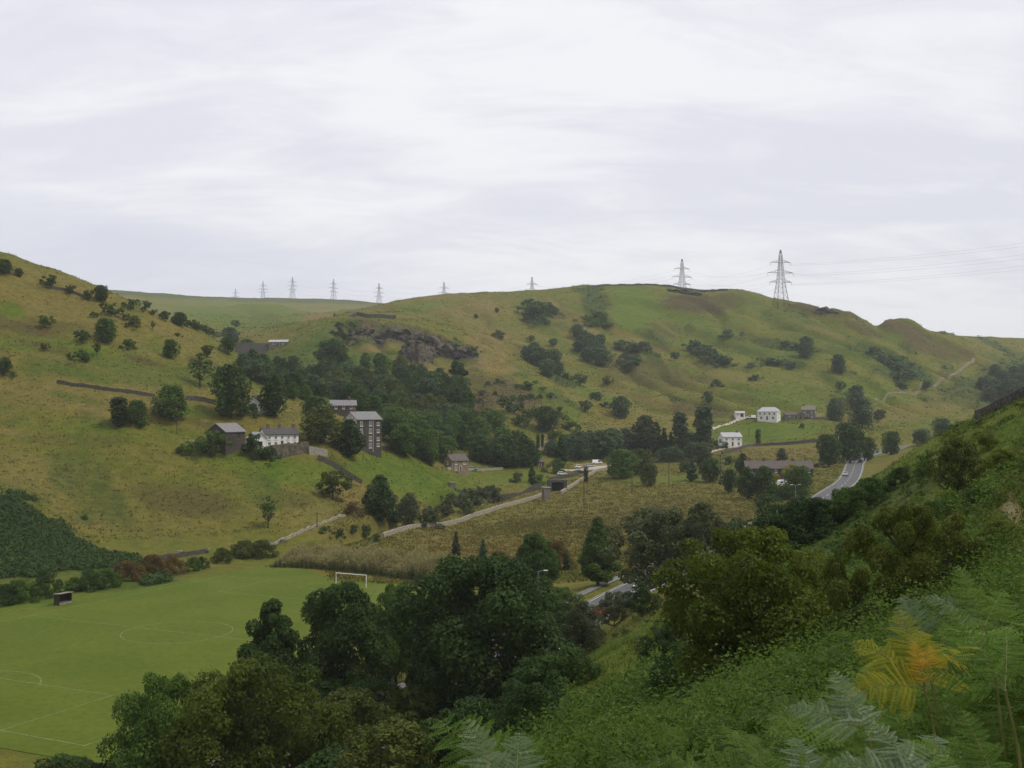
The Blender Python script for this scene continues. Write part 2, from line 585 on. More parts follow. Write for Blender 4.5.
ZN = ('pasture', 'straw', 'bracken', 'rock', 'path', 'heath', 'moss', 'mown')
BLOBS = []
def blob(zone, px, py, rx, ry, ang=0, s=1.0, y0=150, y1=5000, n=0.45):
    BLOBS.append((ZN.index(zone), px, py, rx, ry, radians(ang), s, y0, y1, n))


def paint_zones(x, y, z):
    px, py, dp = proj(x, y, z)
    w = np.zeros((len(x), 8))
    r = np.hypot(x, y)
    k = 1 / np.maximum(r, 30)                    # noise that is the same size in the picture at any distance
    nz = fbm(x / 30, y / 30, 4, 51) + 0.6 * fbm(x / 7, y / 7, 3, 57)
    for zi, bx, by, rx, ry, an, s, y0, y1, nn in BLOBS:
        m = (y > y0) & (y < y1) & (np.abs(px - bx) < (rx + ry) * 1.6) & (np.abs(py - by) < (rx + ry) * 1.6)
        if not m.any():
            continue
        u, v = px[m] - bx, py[m] - by
        uu, vv = (u * cos(an) + v * sin(an)) / rx, (-u * sin(an) + v * cos(an)) / ry
        e = np.hypot(uu, vv) + nz[m] * nn
        a = s * (1 - sstep(0.65, 1.15, e))
        w[m] *= (1 - a)[:, None]
        w[m, zi] += a
    cx = 512 + FPX * x / np.maximum(y, 1)
    sr = np.interp(cx, RIMX, RIMY) - y
    a = np.clip(np.interp(cx, RIMX, RIMD) / 4, 0, 1) * sstep(-1.5, .5, sr) * (1 - sstep(8, 16, sr + nz * 5)) * (y > 500)
    w *= (1 - a)[:, None]
    w[:, 3] += a
    return np.clip(w, 0, 1)


def land_material():
    m = bpy.data.materials.new('land')
    m.use_nodes = True
    n = N(m.node_tree)
    o = n.new('ShaderNodeOutputMaterial')
    b = n.new('ShaderNodeBsdfPrincipled')
    b.inputs['Roughness'].default_value = 0.95
    b.inputs['Specular IOR Level'].default_value = 0.1
    tcn = n.new('ShaderNodeTexCoord').outputs['Object']
    big = n.noise(tcn, 0.017, 5, 0.6, 0.6)
    mid = n.noise(tcn, 0.075, 5, 0.62, 0.5)
    fine = n.noise(tcn, 0.45, 4, 0.65)
    tiny = n.noise(tcn, 2.2, 3, 0.6)
    za = n.new('ShaderNodeVertexColor', layer_name='za')
    zb = n.new('ShaderNodeVertexColor', layer_name='zb')
    sa = n.new('ShaderNodeSeparateColor')
    sb = n.new('ShaderNodeSeparateColor')
    n.link(za.outputs[0], sa.inputs[0])
    n.link(zb.outputs[0], sb.inputs[0])
    wz = [sa.outputs[0], sa.outputs[1], sa.outputs[2], za.outputs[1], sb.outputs[0], sb.outputs[1], sb.outputs[2], zb.outputs[1]]
    # hill grass: olive, straw coloured tops, greener flushes
    c = n.mix(n.ramp(big, 0.36, 0.62), (0.098, 0.118, 0.022), (0.140, 0.126, 0.036))
    c = n.mix(n.math('MULTIPLY', n.ramp(mid, 0.48, 0.70), 0.65), c, (0.178, 0.142, 0.052))
    c = n.mix(n.math('MULTIPLY', n.ramp(mid, 0.47, 0.30), 0.7), c, (0.058, 0.082, 0.020))
    def zone(c, i, col1, col2, lo=0.35, hi=0.65, src=mid):
        zc = n.mix(n.ramp(src, lo, hi), col1, col2)
        return n.mix(wz[i], c, zc)
    c = zone(c, 0, (0.072, 0.122, 0.016), (0.108, 0.140, 0.024))
    c = zone(c, 1, (0.195, 0.150, 0.068), (0.135, 0.118, 0.042))
    c = zone(c, 2, (0.026, 0.052, 0.014), (0.048, 0.080, 0.022), src=fine)
    c = zone(c, 3, (0.058, 0.054, 0.048), (0.125, 0.112, 0.094), src=fine)
    c = zone(c, 4, (0.30, 0.255, 0.185), (0.23, 0.185, 0.12), src=fine)
    c = zone(c, 5, (0.082, 0.058, 0.036), (0.064, 0.066, 0.026))
    c = zone(c, 6, (0.050, 0.088, 0.018), (0.074, 0.108, 0.022))
    c = zone(c, 7, (0.098, 0.128, 0.020), (0.112, 0.140, 0.026))
    c = n.mix(1.0, c, (0.90, 0.88, 0.67), 'MULTIPLY')
    # tussocks
    tus = n.math('ADD', n.math('MULTIPLY', fine, 0.55), n.math('MULTIPLY', tiny, 0.45))
    c = n.mix(1.0, c, n.mix(n.ramp(tus, 0.32, 0.68), (0.72, 0.74, 0.74), (1.26, 1.22, 1.16)), 'MULTIPLY')
    n.link(c, b.inputs['Base Color'])
    bp = n.new('ShaderNodeBump')
    bp.inputs['Strength'].default_value = 0.9
    bp.inputs['Distance'].default_value = 0.9
    n.link(n.math('SUBTRACT', tus, n.math('MULTIPLY', tus, n.math('MULTIPLY', wz[7], 0.85))), bp.inputs['Height'])
    n.link(bp.outputs[0], b.inputs['Normal'])
    n.link(b.outputs[0], o.inputs[0])
    return m
# ------------------------------------------------------------------ ground cover zones
blob('pasture', 600, 520, 320, 55, 0, 0.45, 230, 520)
blob('straw', 580, 515, 300, 50, 0, 0.5, 230, 520)
blob('heath', 650, 520, 110, 22, 0, 0.3, 230, 520)
blob('heath', 560, 530, 60, 16, 0, 0.3, 230, 520)
blob('straw', 470, 545, 80, 16, 8, 0.6, 230, 420)
blob('pasture', 660, 480, 60, 5, 0, 0.6, 380, 520)
blob('pasture', 520, 478, 60, 12, 0, 0.7, 380, 520)
# left hill
blob('straw', 60, 300, 90, 22, 22, 0.6, 200, 520)
blob('straw', 60, 395, 110, 22, 5, 0.6, 200, 520)
blob('straw', 190, 345, 50, 14, 35, 0.5, 200, 520)
blob('straw', 90, 500, 120, 30, 20, 0.45, 200, 400)
blob('heath', 30, 325, 60, 7, 5, 0.5, 200, 520)
blob('pasture', 12, 311, 14, 7, 20, 0.8, 200, 520)
blob('pasture', 45, 345, 60, 9, 5, 0.8, 200, 520)
blob('moss', 130, 372, 110, 11, 5, 0.5, 200, 520)
blob('pasture', 120, 432, 130, 12, 6, 0.5, 200, 520)
blob('bracken', 88, 487, 56, 18, 47, 0.40, 200, 400, .8)
blob('bracken', 124, 524, 34, 12, 55, 0.26, 200, 400, .8)
blob('heath', 185, 500, 50, 16, 10, 0.55, 200, 400)
blob('heath', 60, 440, 60, 8, 0, 0.35, 200, 400)
blob('pasture', 265, 468, 75, 13, 8, 0.95, 200, 420)
blob('moss', 262, 488, 30, 14, 40, 0.6, 200, 420)
blob('heath', 285, 500, 30, 8, 0, 0.5, 200, 420)
blob('pasture', 415, 480, 75, 20, 18, 1, 300, 460, .3)
blob('pasture', 190, 410, 40, 6, 15, 0.7, 200, 420)
blob('straw', 360, 500, 25, 14, 20, 0.6, 280, 420)
blob('bracken', 50, 562, 150, 47, 27, 1, 215, 300, .6)
blob('bracken', 20, 520, 60, 28, 25, 1, 215, 300, .6)
blob('path', 236, 443, 60, 2.5, 2, 0.6, 300, 420, .2)
blob('path', 316, 437, 14, 4, 0, 0.8, 300, 420, .2)
blob('pasture', 320, 400, 26, 7, 0, .9, 300, 700)
# side valley, moor, quarry spur
blob('pasture', 250, 318, 90, 16, 5, 0.8, 800, 2600)
blob('bracken', 250, 297.5, 190, 4.0, 2, .75, 1500, 5000)
blob('straw', 315, 321, 26, 9, -20, 0.9, 800, 2600)
blob('moss', 262, 316, 22, 8, 25, 0.5, 800, 2600)
blob('moss', 300, 362, 60, 22, 0, 0.8, 500, 800)
blob('heath', 350, 335, 30, 12, -25, 0.9, 500, 800)
blob('bracken', 343, 335, 16, 12, -30, 0.9, 500, 800)
blob('moss', 318, 342, 26, 8, -40, .8, 500, 800)
blob('rock', 420, 353, 16, 9, 10, 1, 500, 850, .5)
blob('bracken', 462, 350, 26, 9, 10, 0.8, 500, 850)
blob('bracken', 372, 336, 26, 7, -20, 0.8, 500, 850)
blob('moss', 372, 366, 38, 12, -10, 0.9, 500, 800)
blob('straw', 440, 372, 30, 4, 5, .9, 500, 800, .3)
blob('straw', 376, 348, 20, 4.5, -5, 1, 500, 800, .3)
blob('straw', 420, 364, 34, 3.5, 12, 1, 500, 800, .3)
blob('straw', 400, 316, 40, 2.2, 2, 0.7, 600, 1100)
# main hill
blob('pasture', 780, 360, 240, 75, 5, .4, 560, 1250)
rgb_ = random.Random(19)
for _ in range(44):
    blob(rgb_.choice(('bracken', 'bracken', 'moss', 'heath')), rgb_.uniform(500, 1010), rgb_.uniform(308, 408), rgb_.uniform(9, 26), rgb_.uniform(2.5, 6), rgb_.uniform(8, 34), rgb_.uniform(.5, .9), 560, 1250, .6)
for _ in range(16):
    blob(rgb_.choice(('moss', 'heath', 'straw')), rgb_.uniform(0, 220), rgb_.uniform(290, 440), rgb_.uniform(10, 34), rgb_.uniform(2.5, 5), rgb_.uniform(4, 22), rgb_.uniform(.4, .75), 200, 520, .6)
blob('straw', 490, 345, 26, 20, 35, 0.95, 550, 1000)
blob('straw', 492, 366, 26, 6, 10, 1, 500, 900)
blob('straw', 470, 318, 70, 8, 25, 0.6, 700, 1200)
blob('straw', 465, 303, 36, 8, 5, 0.7, 800, 1200)
blob('pasture', 420, 308, 36, 7, -8, 0.7, 800, 1200)
blob('heath', 478, 402, 30, 12, 5, 1, 400, 700)
blob('heath', 520, 405, 40, 14, 35, 0.8, 400, 700)
blob('heath', 500, 390, 50, 12, 15, 0.6, 400, 800)
blob('pasture', 555, 400, 40, 8, 35, 0.7, 480, 800)
blob('bracken', 560, 378, 22, 9, 25, 0.8, 480, 900)
blob('bracken', 560, 400, 16, 7, 25, 0.5, 480, 900)
blob('pasture', 610, 395, 40, 10, 15, 0.8, 480, 900)
blob('bracken', 600, 305, 30, 14, 35, 0.8, 700, 1300)
blob('bracken', 640, 330, 36, 6, 25, 0.7, 700, 1300)
blob('pasture', 632, 308, 26, 26, 20, 1, 700, 1300, .3)
blob('pasture', 690, 320, 70, 12, 20, 0.7, 700, 1300)
blob('heath', 692, 303, 30, 11, 5, 1, 700, 1300)
blob('heath', 725, 300, 22, 8, 0, 0.7, 700, 1300)
blob('straw', 575, 318, 40, 4, 35, 0.7, 700, 1300)
blob('straw', 625, 335, 50, 3.5, 25, 0.6, 700, 1300)
blob('heath', 645, 372, 60, 16, 10, 0.6, 600, 1000)
blob('straw', 640, 398, 60, 6, 15, 0.6, 550, 900)
blob('straw', 720, 372, 70, 5, 15, 0.5, 600, 1000)
blob('heath', 700, 410, 40, 9, 5, 0.7, 600, 760)
blob('pasture', 790, 395, 40, 16, 0, 0.6, 600, 900)
blob('moss', 740, 345, 60, 9, 15, 0.6, 700, 1200)
blob('moss', 810, 330, 60, 14, 20, 0.6, 700, 1200)
blob('heath', 825, 311, 40, 7, 12, 0.9, 800, 1300)
blob('heath', 858, 327, 26, 6, 25, 0.8, 800, 1300)
blob('heath', 905, 330, 40, 8, 20, 0.9, 800, 1300)
blob('heath', 945, 350, 40, 10, 10, 0.7, 800, 1300)
blob('straw', 830, 334, 50, 3, 20, 0.7, 700, 1300)
blob('bracken', 790, 347, 40, 6, 10, 0.7, 700, 1300)
blob('bracken', 785, 363, 28, 5, 5, 0.9, 700, 1300)
blob('bracken', 885, 357, 40, 9, 25, 0.9, 700, 1300)
blob('bracken', 905, 372, 30, 10, 10, 0.8, 650, 1300)
blob('bracken', 970, 395, 36, 14, 10, 0.6, 650, 1300)
blob('bracken', 1010, 375, 40, 22, 0, 0.7, 650, 1300)
blob('straw', 900, 412, 60, 8, -5, 0.5, 600, 1000)
blob('pasture', 860, 390, 30, 14, 10, 0.6, 600, 1000)
# far fields round the white houses
blob('pasture', 765, 432, 62, 12, 0, 1, 520, 680, .15)
blob('straw', 780, 452, 62, 6, 0, 0.7, 450, 620, .2)
blob('heath', 668, 458, 44, 4, 0, 1, 450, 620, .25)
blob('path', 814, 417, 12, 3, -15, .8, 560, 720)
blob('path', 690, 418, 60, 2, 2, .25, 560, 720)
blob('straw', 850, 418, 40, 5, 0, 0.6, 560, 760)
blob('path', 595, 467, 24, 4.5, 0, 0.8, 430, 560, .3)
blob('path', 548, 440, 6, 16, 35, 0.5, 400, 640, .4)
# near right slope
blob('pasture', 950, 450, 150, 60, -28, 1, 50, 190, .2)
blob('pasture', 640, 645, 70, 28, -32, 1, 60, 125, .3)
blob('bracken', 830, 545, 140, 26, -30, .8, 60, 190)
blob('straw', 1010, 505, 26, 18, -20, .4, 12, 120)
blob('path', 1012, 512, 12, 18, -30, .8, 12, 120, .6)
blob('moss', 800, 690, 420, 150, 0, .9, 2, 62, .2)
blob('bracken', 700, 700, 260, 60, -20, 1, 3, 75)
blob('pasture', 0, 640, 160, 60, -15, 1, 100, 260, .1)
blob('path', 706, 737, 40, 13, -15, .9, 5, 40, .6)
blob('straw', 775, 640, 60, 10, -40, .7, 10, 60, .5)

# ------------------------------------------------------------------ leaves, crowns, trunks
def leaf_material(name, dark, light, trans=0.28, spec=0.10):
    m = bpy.data.materials.new(name)
    m.use_nodes = True
    n = N(m.node_tree)
    o = n.new('ShaderNodeOutputMaterial')
    b = n.new('ShaderNodeBsdfPrincipled')
    b.inputs['Roughness'].default_value = 0.55
    b.inputs['Specular IOR Level'].default_value = spec
    t = n.new('ShaderNodeBsdfTranslucent')
    mx = n.new('ShaderNodeMixShader')
    mx.inputs[0].default_value = trans
    at = n.new('ShaderNodeAttribute', attribute_name='tint')
    oi = n.new('ShaderNodeObjectInfo')
    v = n.math('ADD', n.math('MULTIPLY', at.outputs['Fac'], 0.8), n.math('MULTIPLY', n.math('SUBTRACT', oi.outputs['Random'], 0.5), 0.45), clamp=True)
    c = n.mix(v, dark, light)
    n.link(c, b.inputs['Base Color'])
    n.link(n.mix(1.0, c, (1.3, 1.5, 0.6), 'MULTIPLY'), t.inputs[0])
    n.link(b.outputs[0], mx.inputs[1])
    n.link(t.outputs[0], mx.inputs[2])
    n.link(mx.outputs[0], o.inputs[0])
    return m


L_DARK = leaf_material('leaf_dark', (0.022, 0.046, 0.011), (0.067, 0.113, 0.026))
L_DARKN = leaf_material('leaf_dark_near', (0.017, 0.036, 0.009), (0.055, 0.096, 0.022))
L_MID = leaf_material('leaf_mid', (0.031, 0.067, 0.011), (0.101, 0.162, 0.029))
L_OLIVE = leaf_material('leaf_olive', (0.040, 0.056, 0.010), (0.112, 0.128, 0.026))
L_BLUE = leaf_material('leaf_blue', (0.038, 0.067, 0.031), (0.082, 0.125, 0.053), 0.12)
L_RUST = leaf_material('leaf_rust', (0.085, 0.062, 0.020), (0.190, 0.120, 0.042))
L_YELL = leaf_material('leaf_yellow', (0.15, 0.14, 0.020), (0.25, 0.21, 0.035), 0.35)
L_FRESH = leaf_material('leaf_fresh', (0.034, 0.056, 0.009), (0.160, 0.190, 0.030), 0.42)
L_THORN = leaf_material('leaf_thorn', (0.046, 0.062, 0.011), (0.150, 0.165, 0.034), 0.4)
L_GREY = leaf_material('leaf_grey', (0.048, 0.062, 0.031), (0.094, 0.110, 0.053))
L_HEDGE = leaf_material('reed', (0.050, 0.086, 0.016), (0.270, 0.230, 0.110), 0.4)
L_GRASS = leaf_material('grass_blade', (0.058, 0.072, 0.016), (0.20, 0.165, 0.065), 0.2, 0.1)
L_HILL = leaf_material('hill_tuft', (0.050, 0.074, 0.016), (0.125, 0.128, 0.036), 0.2, 0.1)
M_BARK = mat('bark', (0.055, 0.045, 0.034), 0.95, scale=14, rgb2=(0.024, 0.021, 0.017), bump=0.6)


def leaf_quads(rg, pos, nor, size, tint, asp=0.62):
    """diamond shaped leaf faces at pos, lying across nor"""
    m = len(pos)
    r = rg.normal(size=(m, 3))
    a = np.cross(nor, r)
    a /= np.linalg.norm(a, axis=1)[:, None] + 1e-9
    b = np.cross(nor, a)
    s = (size * rg.uniform(0.65, 1.35, m))[:, None] if np.isscalar(size) else (size * rg.uniform(0.7, 1.3, m))[:, None]
    fold = nor * s * 0.22
    V = np.stack((pos - a * s, pos + b * s * asp - fold, pos + a * s, pos - b * s * asp - fold), 1).reshape(-1, 3)
    F = np.arange(4 * m).reshape(m, 4)
    return V, F, np.repeat(np.clip(tint, 0, 1), 4)


def profile(kind, t):
    """crown radius (0..1) at the relative height t (0..1) of the crown"""
    if kind == 'round':
        return np.sqrt(np.maximum(0, 1 - (2 * t - 0.9) ** 2 / 1.25))
    if kind == 'oval':
        return np.sin(pi * np.clip(t, 0, 1) ** 0.75) ** 0.65
    if kind == 'cone':
        return (1.02 - t) ** 0.75 * (0.55 + 0.45 * sstep(0, 0.18, t))
    if kind == 'column':
        return np.where(t < .15, .65 + t * 2.3, np.where(t > .75, np.sqrt(np.maximum(0, 1 - ((t - .75) / .27) ** 2)), 1))
    if kind == 'dome':
        return np.sqrt(np.maximum(0, 1 - t ** 2)) * 0.98 + .02
    return np.ones_like(t)


def crown_data(seed, kind, cb, wr, nl, leaf, nlobe=22, lobe=0.27, up=0.35, ragged=0.0):
    """leaf faces for a crown on a tree of height 1: cb = crown base, wr = crown width / height"""
    rg = np.random.default_rng(seed)
    R = wr / 2
    ch = 1 - cb
    lob = []
    for i in range(nlobe):
        t = (i + rg.uniform(0, 1)) / nlobe
        pr = float(profile(kind, np.array(t)))
        lr = lobe * min(R * 1.1, ch * .6) * rg.uniform(0.7, 1.3) * (0.45 + 0.55 * pr)
        rad = max(0, pr * R - lr * .8) * rg.uniform(0.55, 1.0 + ragged)
        a = i * 2.39996 + rg.uniform(-.6, .6)
        z = cb + t * ch
        z = min(z, 1 - lr * .75)
        lob.append((rad * cos(a), rad * sin(a), max(z, cb + lr * 0.4), lr, rg.uniform(0, 1)))
    lob.append((0, 0, cb + ch * .5, min(R, ch / 2) * .62, .4))
    lob = np.array(lob)
    p = lob[:, 3] ** 2
    k = rg.choice(len(lob), nl, p=p / p.sum())
    d = rg.normal(size=(nl, 3))
    d /= np.linalg.norm(d, axis=1)[:, None]
    flip = (d[:, 2] < -0.1) & (rg.uniform(size=nl) < up)
    d[flip, 2] *= -1
    rr = lob[k, 3] * rg.uniform(0.5, 1.0, nl) ** 0.5 * rg.uniform(.85, 1.12, nl)
    pos = lob[k, :3] + d * rr[:, None] * np.array((1, 1, 0.8))
    nor = d * 0.8 + rg.normal(size=(nl, 3)) * 0.55 + np.array((0, 0, 0.35))
    nor /= np.linalg.norm(nor, axis=1)[:, None]
    tint = lob[k, 4] * 0.5 + rg.uniform(0, .5, nl)
    V, F, T = leaf_quads(rg, pos, nor, leaf, tint)
    return V, F, T, lob


def trunk_mesh(seed, lob, cb, r0=0.022, lean=0.02, nb=7, k=6, forks=1):
    rg = np.random.default_rng(seed)
    mb = MB()
    top = cb + (1 - cb) * 0.72
    pts = [(rg.uniform(-1, 1) * lean * i / 4, rg.uniform(-1, 1) * lean * i / 4, -0.03 + (top + 0.03) * i / 6) for i in range(7)]
    mb.tube(pts, [r0 * 1.45] + [r0 * (1 - 0.13 * i) for i in range(1, 7)], k)
    order = rg.permutation(len(lob) - 1)[:nb]
    for q in order:
        x, y, z, lr, _ = lob[q]
        zs = min(max(cb * 0.75, z - 0.22), top * .95)
        f = zs / top
        sx, sy = np.interp(zs, [p[2] for p in pts], [p[0] for p in pts]), np.interp(zs, [p[2] for p in pts], [p[1] for p in pts])
        e = np.array((x, y, z))
        s_ = np.array((sx, sy, zs))
        mids = [s_ + (e - s_) * t + np.array((0, 0, -0.03 * sin(pi * t))) + rg.normal(size=3) * 0.012 for t in (0, .35, .7, 1)]
        rb = r0 * 0.55 * (1 - .4 * f)
        mb.tube(mids, [rb, rb * .75, rb * .5, rb * .2], max(4, k - 1))
        for j in range(3):
            st_ = mids[1 + j % 2]
            en = e + rg.normal(size=3) * lr * .8
            mb.tube([st_, (st_ + en) / 2 + rg.normal(size=3) * .01, en], [rb * .4, rb * .26, rb * .1], 4)
    return mb


PROTO = {}
def make_proto(key, seed, kind, cb, wr, nl, leaf, leafmat, r0=0.022, nb=7, lean=.02, **kw):
    V, F, T, lob = crown_data(seed, kind, cb, wr, nl, leaf, **kw)
    me = mesh_np('crown_' + key, V, F, leafmat, attrs={'tint': ('FLOAT', T)})
    tb = trunk_mesh(seed + 50, lob, cb, r0, lean, nb)
    tm = mesh_np('trunk_' + key, tb.v, tb.f, M_BARK, tb.m, True)
    PROTO.setdefault(key.split('.')[0], []).append((me, tm))


for i in range(4):
    make_proto(f'broad.{i}', 100 + i, 'round', 0.05 + .04 * (i % 2), 0.92 + .1 * (i % 3), 3200, 0.034, L_DARK, nlobe=30, lobe=.36, ragged=.22)
    make_proto(f'oval.{i}', 120 + i, 'oval', 0.06, 0.72 + .06 * i, 2900, 0.033, L_MID, nlobe=30, lobe=.38, ragged=.2)
    make_proto(f'haw.{i}', 140 + i, 'round', 0.2, 1.0 + .12 * (i % 3), 1500, 0.046, L_OLIVE, r0=.03, lean=.06, nlobe=16, lobe=.36, ragged=.55)
for i in range(2):
    make_proto(f'sparse.{i}', 160 + i, 'oval', 0.25, 0.62, 420, 0.04, L_GREY, r0=.02, nlobe=16, nb=12, ragged=.35)
    make_proto(f'cone.{i}', 170 + i, 'cone', 0.06, 0.42, 2200, 0.032, L_BLUE, nlobe=30, lobe=.34)
    make_proto(f'column.{i}', 180 + i, 'column', 0.03, 0.34, 1900, 0.03, L_BLUE, nlobe=30, lobe=.5)
    make_proto(f'poplar.{i}', 190 + i, 'column', 0.08, 0.24, 1800, 0.026, L_BLUE, nlobe=34, lobe=.55, ragged=.1)
    make_proto(f'pine.{i}', 200 + i, 'round', 0.36, 0.62, 1500, 0.042, L_BLUE, nlobe=13, ragged=.3, r0=.02)
for i in range(4):
    V, F, T, _ = crown_data(300 + i, 'dome', 0.0, 1.3 + .3 * (i % 3), 950, 0.066, nlobe=10, lobe=.42, ragged=.6)
    PROTO.setdefault('bush', []).append((mesh_np(f'bush_{i}', V, F, L_MID, attrs={'tint': ('FLOAT', T)}), None))
# near trees: small leaves, many of them
make_proto('bigdark.0', 400, 'round', 0.04, 1.10, 46000, 0.0125, L_DARKN, nlobe=70, lobe=.26, ragged=.25, nb=18)
make_proto('bigdark.1', 401, 'oval', 0.07, 0.66, 24000, 0.0150, L_DARKN, nlobe=36, lobe=.30, ragged=.25, nb=12)
make_proto('bigdark.2', 402, 'round', 0.07, 0.95, 30000, 0.0140, L_DARKN, nlobe=40, lobe=.28, ragged=.25, nb=14)
make_proto('bigmid.0', 410, 'oval', 0.10, 0.78, 22000, 0.0150, L_MID, nlobe=44, lobe=.27, ragged=.15, nb=12)
make_proto('bigmid.1', 411, 'cone', 0.10, 0.72, 20000, 0.0160, L_MID, nlobe=44, lobe=.30, ragged=.1, nb=12)
make_proto('bighaw.0', 420, 'round', 0.06, 1.05, 34000, 0.0125, L_FRESH, nlobe=64, lobe=.24, ragged=.4, nb=26, r0=.025, lean=.05)
make_proto('bighaw.1', 421, 'dome', 0.04, 1.7, 40000, 0.0135, L_THORN, nlobe=80, lobe=.22, ragged=.4, nb=30, r0=.03, lean=.05)
make_proto('bighaw.2', 422, 'oval', 0.10, 0.95, 9000, 0.0170, L_OLIVE, nlobe=34, lobe=.28, ragged=.4, nb=30, r0=.02, lean=.06)
make_proto('airy.0', 430, 'round', 0.16, 0.98, 15000, 0.0150, L_GREY, nlobe=46, lobe=.24, ragged=.35, nb=26, r0=.014)
make_proto('airy.1', 431, 'oval', 0.10, 0.9, 11000, 0.0160, L_GREY, nlobe=40, lobe=.25, ragged=.35, nb=24, r0=.014)
for i in range(2):
    V, F, T, _ = crown_data(440 + i, 'dome', 0.0, 1.6, 9000, 0.026, nlobe=36, lobe=.34, ragged=.25)
    PROTO.setdefault('bigbush', []).append((mesh_np(f'bigbush_{i}', V, F, L_DARKN, attrs={'tint': ('FLOAT', T)}), None))

TREEN = [0]
def plant(kind, base, h, name, label, cat, leaf=None, wide=1.0, group=None, var=None, sink=0.0):
    """one tree or bush of height h standing at base"""
    TREEN[0] += 1
    rg = random.Random(TREEN[0] * 77 + 5)
    me, tm = PROTO[kind][var if var is not None else rg.randrange(len(PROTO[kind]))]
    x, y, z = base
    rz = rg.uniform(0, 2 * pi)
    sc = (h * wide * rg.uniform(.94, 1.06), h * wide * rg.uniform(.94, 1.06), h)
    if tm is None:
        o = link(name, me, None, (x, y, z - 0.06 * h - sink), rz, label, cat, group)
        o.scale = sc
        if leaf:
            o.material_slots[0].link = 'OBJECT'
            o.material_slots[0].material = leaf
        return o
    o = thing(name, label, cat, (x, y, z - sink), rz, group)
    o.scale = sc
    link('trunk', tm, o)
    c = link('crown', me, o)
    if leaf:
        c.material_slots[0].link = 'OBJECT'
        c.material_slots[0].material = leaf
    return o


def at(px, py, y0=150, y1=3000):
    return ground_at(px, py, y0, y1)


def plant_px(kind, px, py, hpx, name, label, cat, y0=150, **kw):
    b = at(px, py, y0)
    dist = math.hypot(b[1], b[2] - CAMZ)
    return plant(kind, b, hpx * dist / FPX, name, label, cat, **kw)
LAND = build_land()
LZ = [v.co.z for v in LAND.data.vertices]
LZ0, LZ1 = min(LZ), max(max(LZ), 380.0)


def strip(name, line, half, material, lift, edge=None, dense=1):
    """a ribbon lying on the land along a polyline of (x, y, z or None)"""
    V, F = [], []
    line = np.array(line, float)
    t = np.gradient(line[:, :2], axis=0)
    t /= np.linalg.norm(t, axis=1)[:, None] + 1e-9
    nn = np.stack((-t[:, 1], t[:, 0]), 1)
    off = np.linspace(-half, half, 2 * dense + 1)
    for o_ in off:
        q = line[:, :2] + nn * o_
        V.append(np.column_stack((q, H(q[:, 0], q[:, 1]) + lift)))
    V = np.stack(V, 1)
    m, k = V.shape[:2]
    i = np.arange(m * k).reshape(m, k)
    F = np.stack((i[:-1, :-1], i[:-1, 1:], i[1:, 1:], i[1:, :-1]), -1).reshape(-1, 4)[:, ::-1]
    return link(name, mesh_np(name, V.reshape(-1, 3), F, material), kind='structure')


haze = MB()
haze.box((0, 0, (LZ0 + LZ1 + 4) / 2), (10400, 10400, LZ1 - LZ0 + 6))
hm = bpy.data.materials.new('haze_air')
hm.use_nodes = True
n = N(hm.node_tree)
o = n.new('ShaderNodeOutputMaterial')
pv = n.new('ShaderNodeVolumePrincipled')
pv.inputs['Color'].default_value = (0.86, 0.92, 1.0, 1)
pv.inputs['Density'].default_value = 0.00011
pv.inputs['Anisotropy'].default_value = 0.2
n.link(pv.outputs[0], o.inputs['Volume'])
haze.build('haze', hm, kind='stuff')
# ------------------------------------------------------------------ trees and bushes, one by one
KN = {'bush': ('bush', 'bush'), 'haw': ('hawthorn_tree', 'tree'), 'broad': ('broadleaf_tree', 'tree'), 'oval': ('broadleaf_tree', 'tree'), 'sparse': ('sparse_tree', 'tree'),
      'pine': ('pine_tree', 'tree'), 'cone': ('conifer_tree', 'tree'), 'column': ('cypress_tree', 'tree'), 'poplar': ('poplar_tree', 'tree')}


def T(kind, px, py, hpx, label, leaf=None, y0=150, wide=1.0, **kw):
    nm, cat = KN[kind]
    return plant_px(kind, px, py, hpx, nm, label, cat, y0, leaf=leaf, wide=wide, **kw)


# the open hillside on the left
T('broad', 4, 274, 15, 'dark dense tree on the skyline at the far left top of the hill', wide=1.2)
T('haw', 19, 277, 9, 'small dark hawthorn just below the skyline corner tree')
T('haw', 50, 288, 13, 'dark wind-bent hawthorn on the skyline at the left end of the upper wall', L_DARK)
T('haw', 70, 294, 9, 'small olive thorn tree standing along the upper hillside wall')
T('haw', 88, 300, 10, 'little leaning thorn tree at the right end of the upper wall')
T('broad', 101, 301, 16, 'dark full tree breaking the skyline right of the upper wall', wide=1.0)
T('bush', 131, 309, 11, 'dark bush on the hill edge against the distant moor', L_DARK)
T('bush', 111, 317, 15, 'large dark bush below the skyline trees on the left hill', L_DARK)
T('haw', 45, 328, 13, 'green thorn tree alone in the middle of the upper left hillside', L_MID)
T('bush', 134, 327, 12, 'olive bush halfway up the hill right of the largest green bush', L_OLIVE)
T('broad', 106, 342, 24, 'largest bright green rounded tree on the open left hillside', L_MID, wide=1.15)
T('haw', 82, 343, 13, 'dark little tree left of the largest green hillside tree', L_DARK)
T('haw', 44, 351, 8, 'small faint bush low on the open grass at left', L_OLIVE)
T('sparse', 97, 356, 17, 'thin yellowish sapling below the largest green hillside tree', L_OLIVE)
T('bush', 129, 349, 11, 'small light green bush right of the thin sapling', L_MID)
T('bush', 80, 361, 12, 'round dark bush low on the hill beneath the small dark tree', L_DARK)
T('bush', 69, 357, 5, 'tiny bush left of the round dark hillside bush', L_OLIVE)
T('sparse', 153, 330, 10, 'thin olive bush near the hill edge beside the row of dark trees', L_OLIVE)
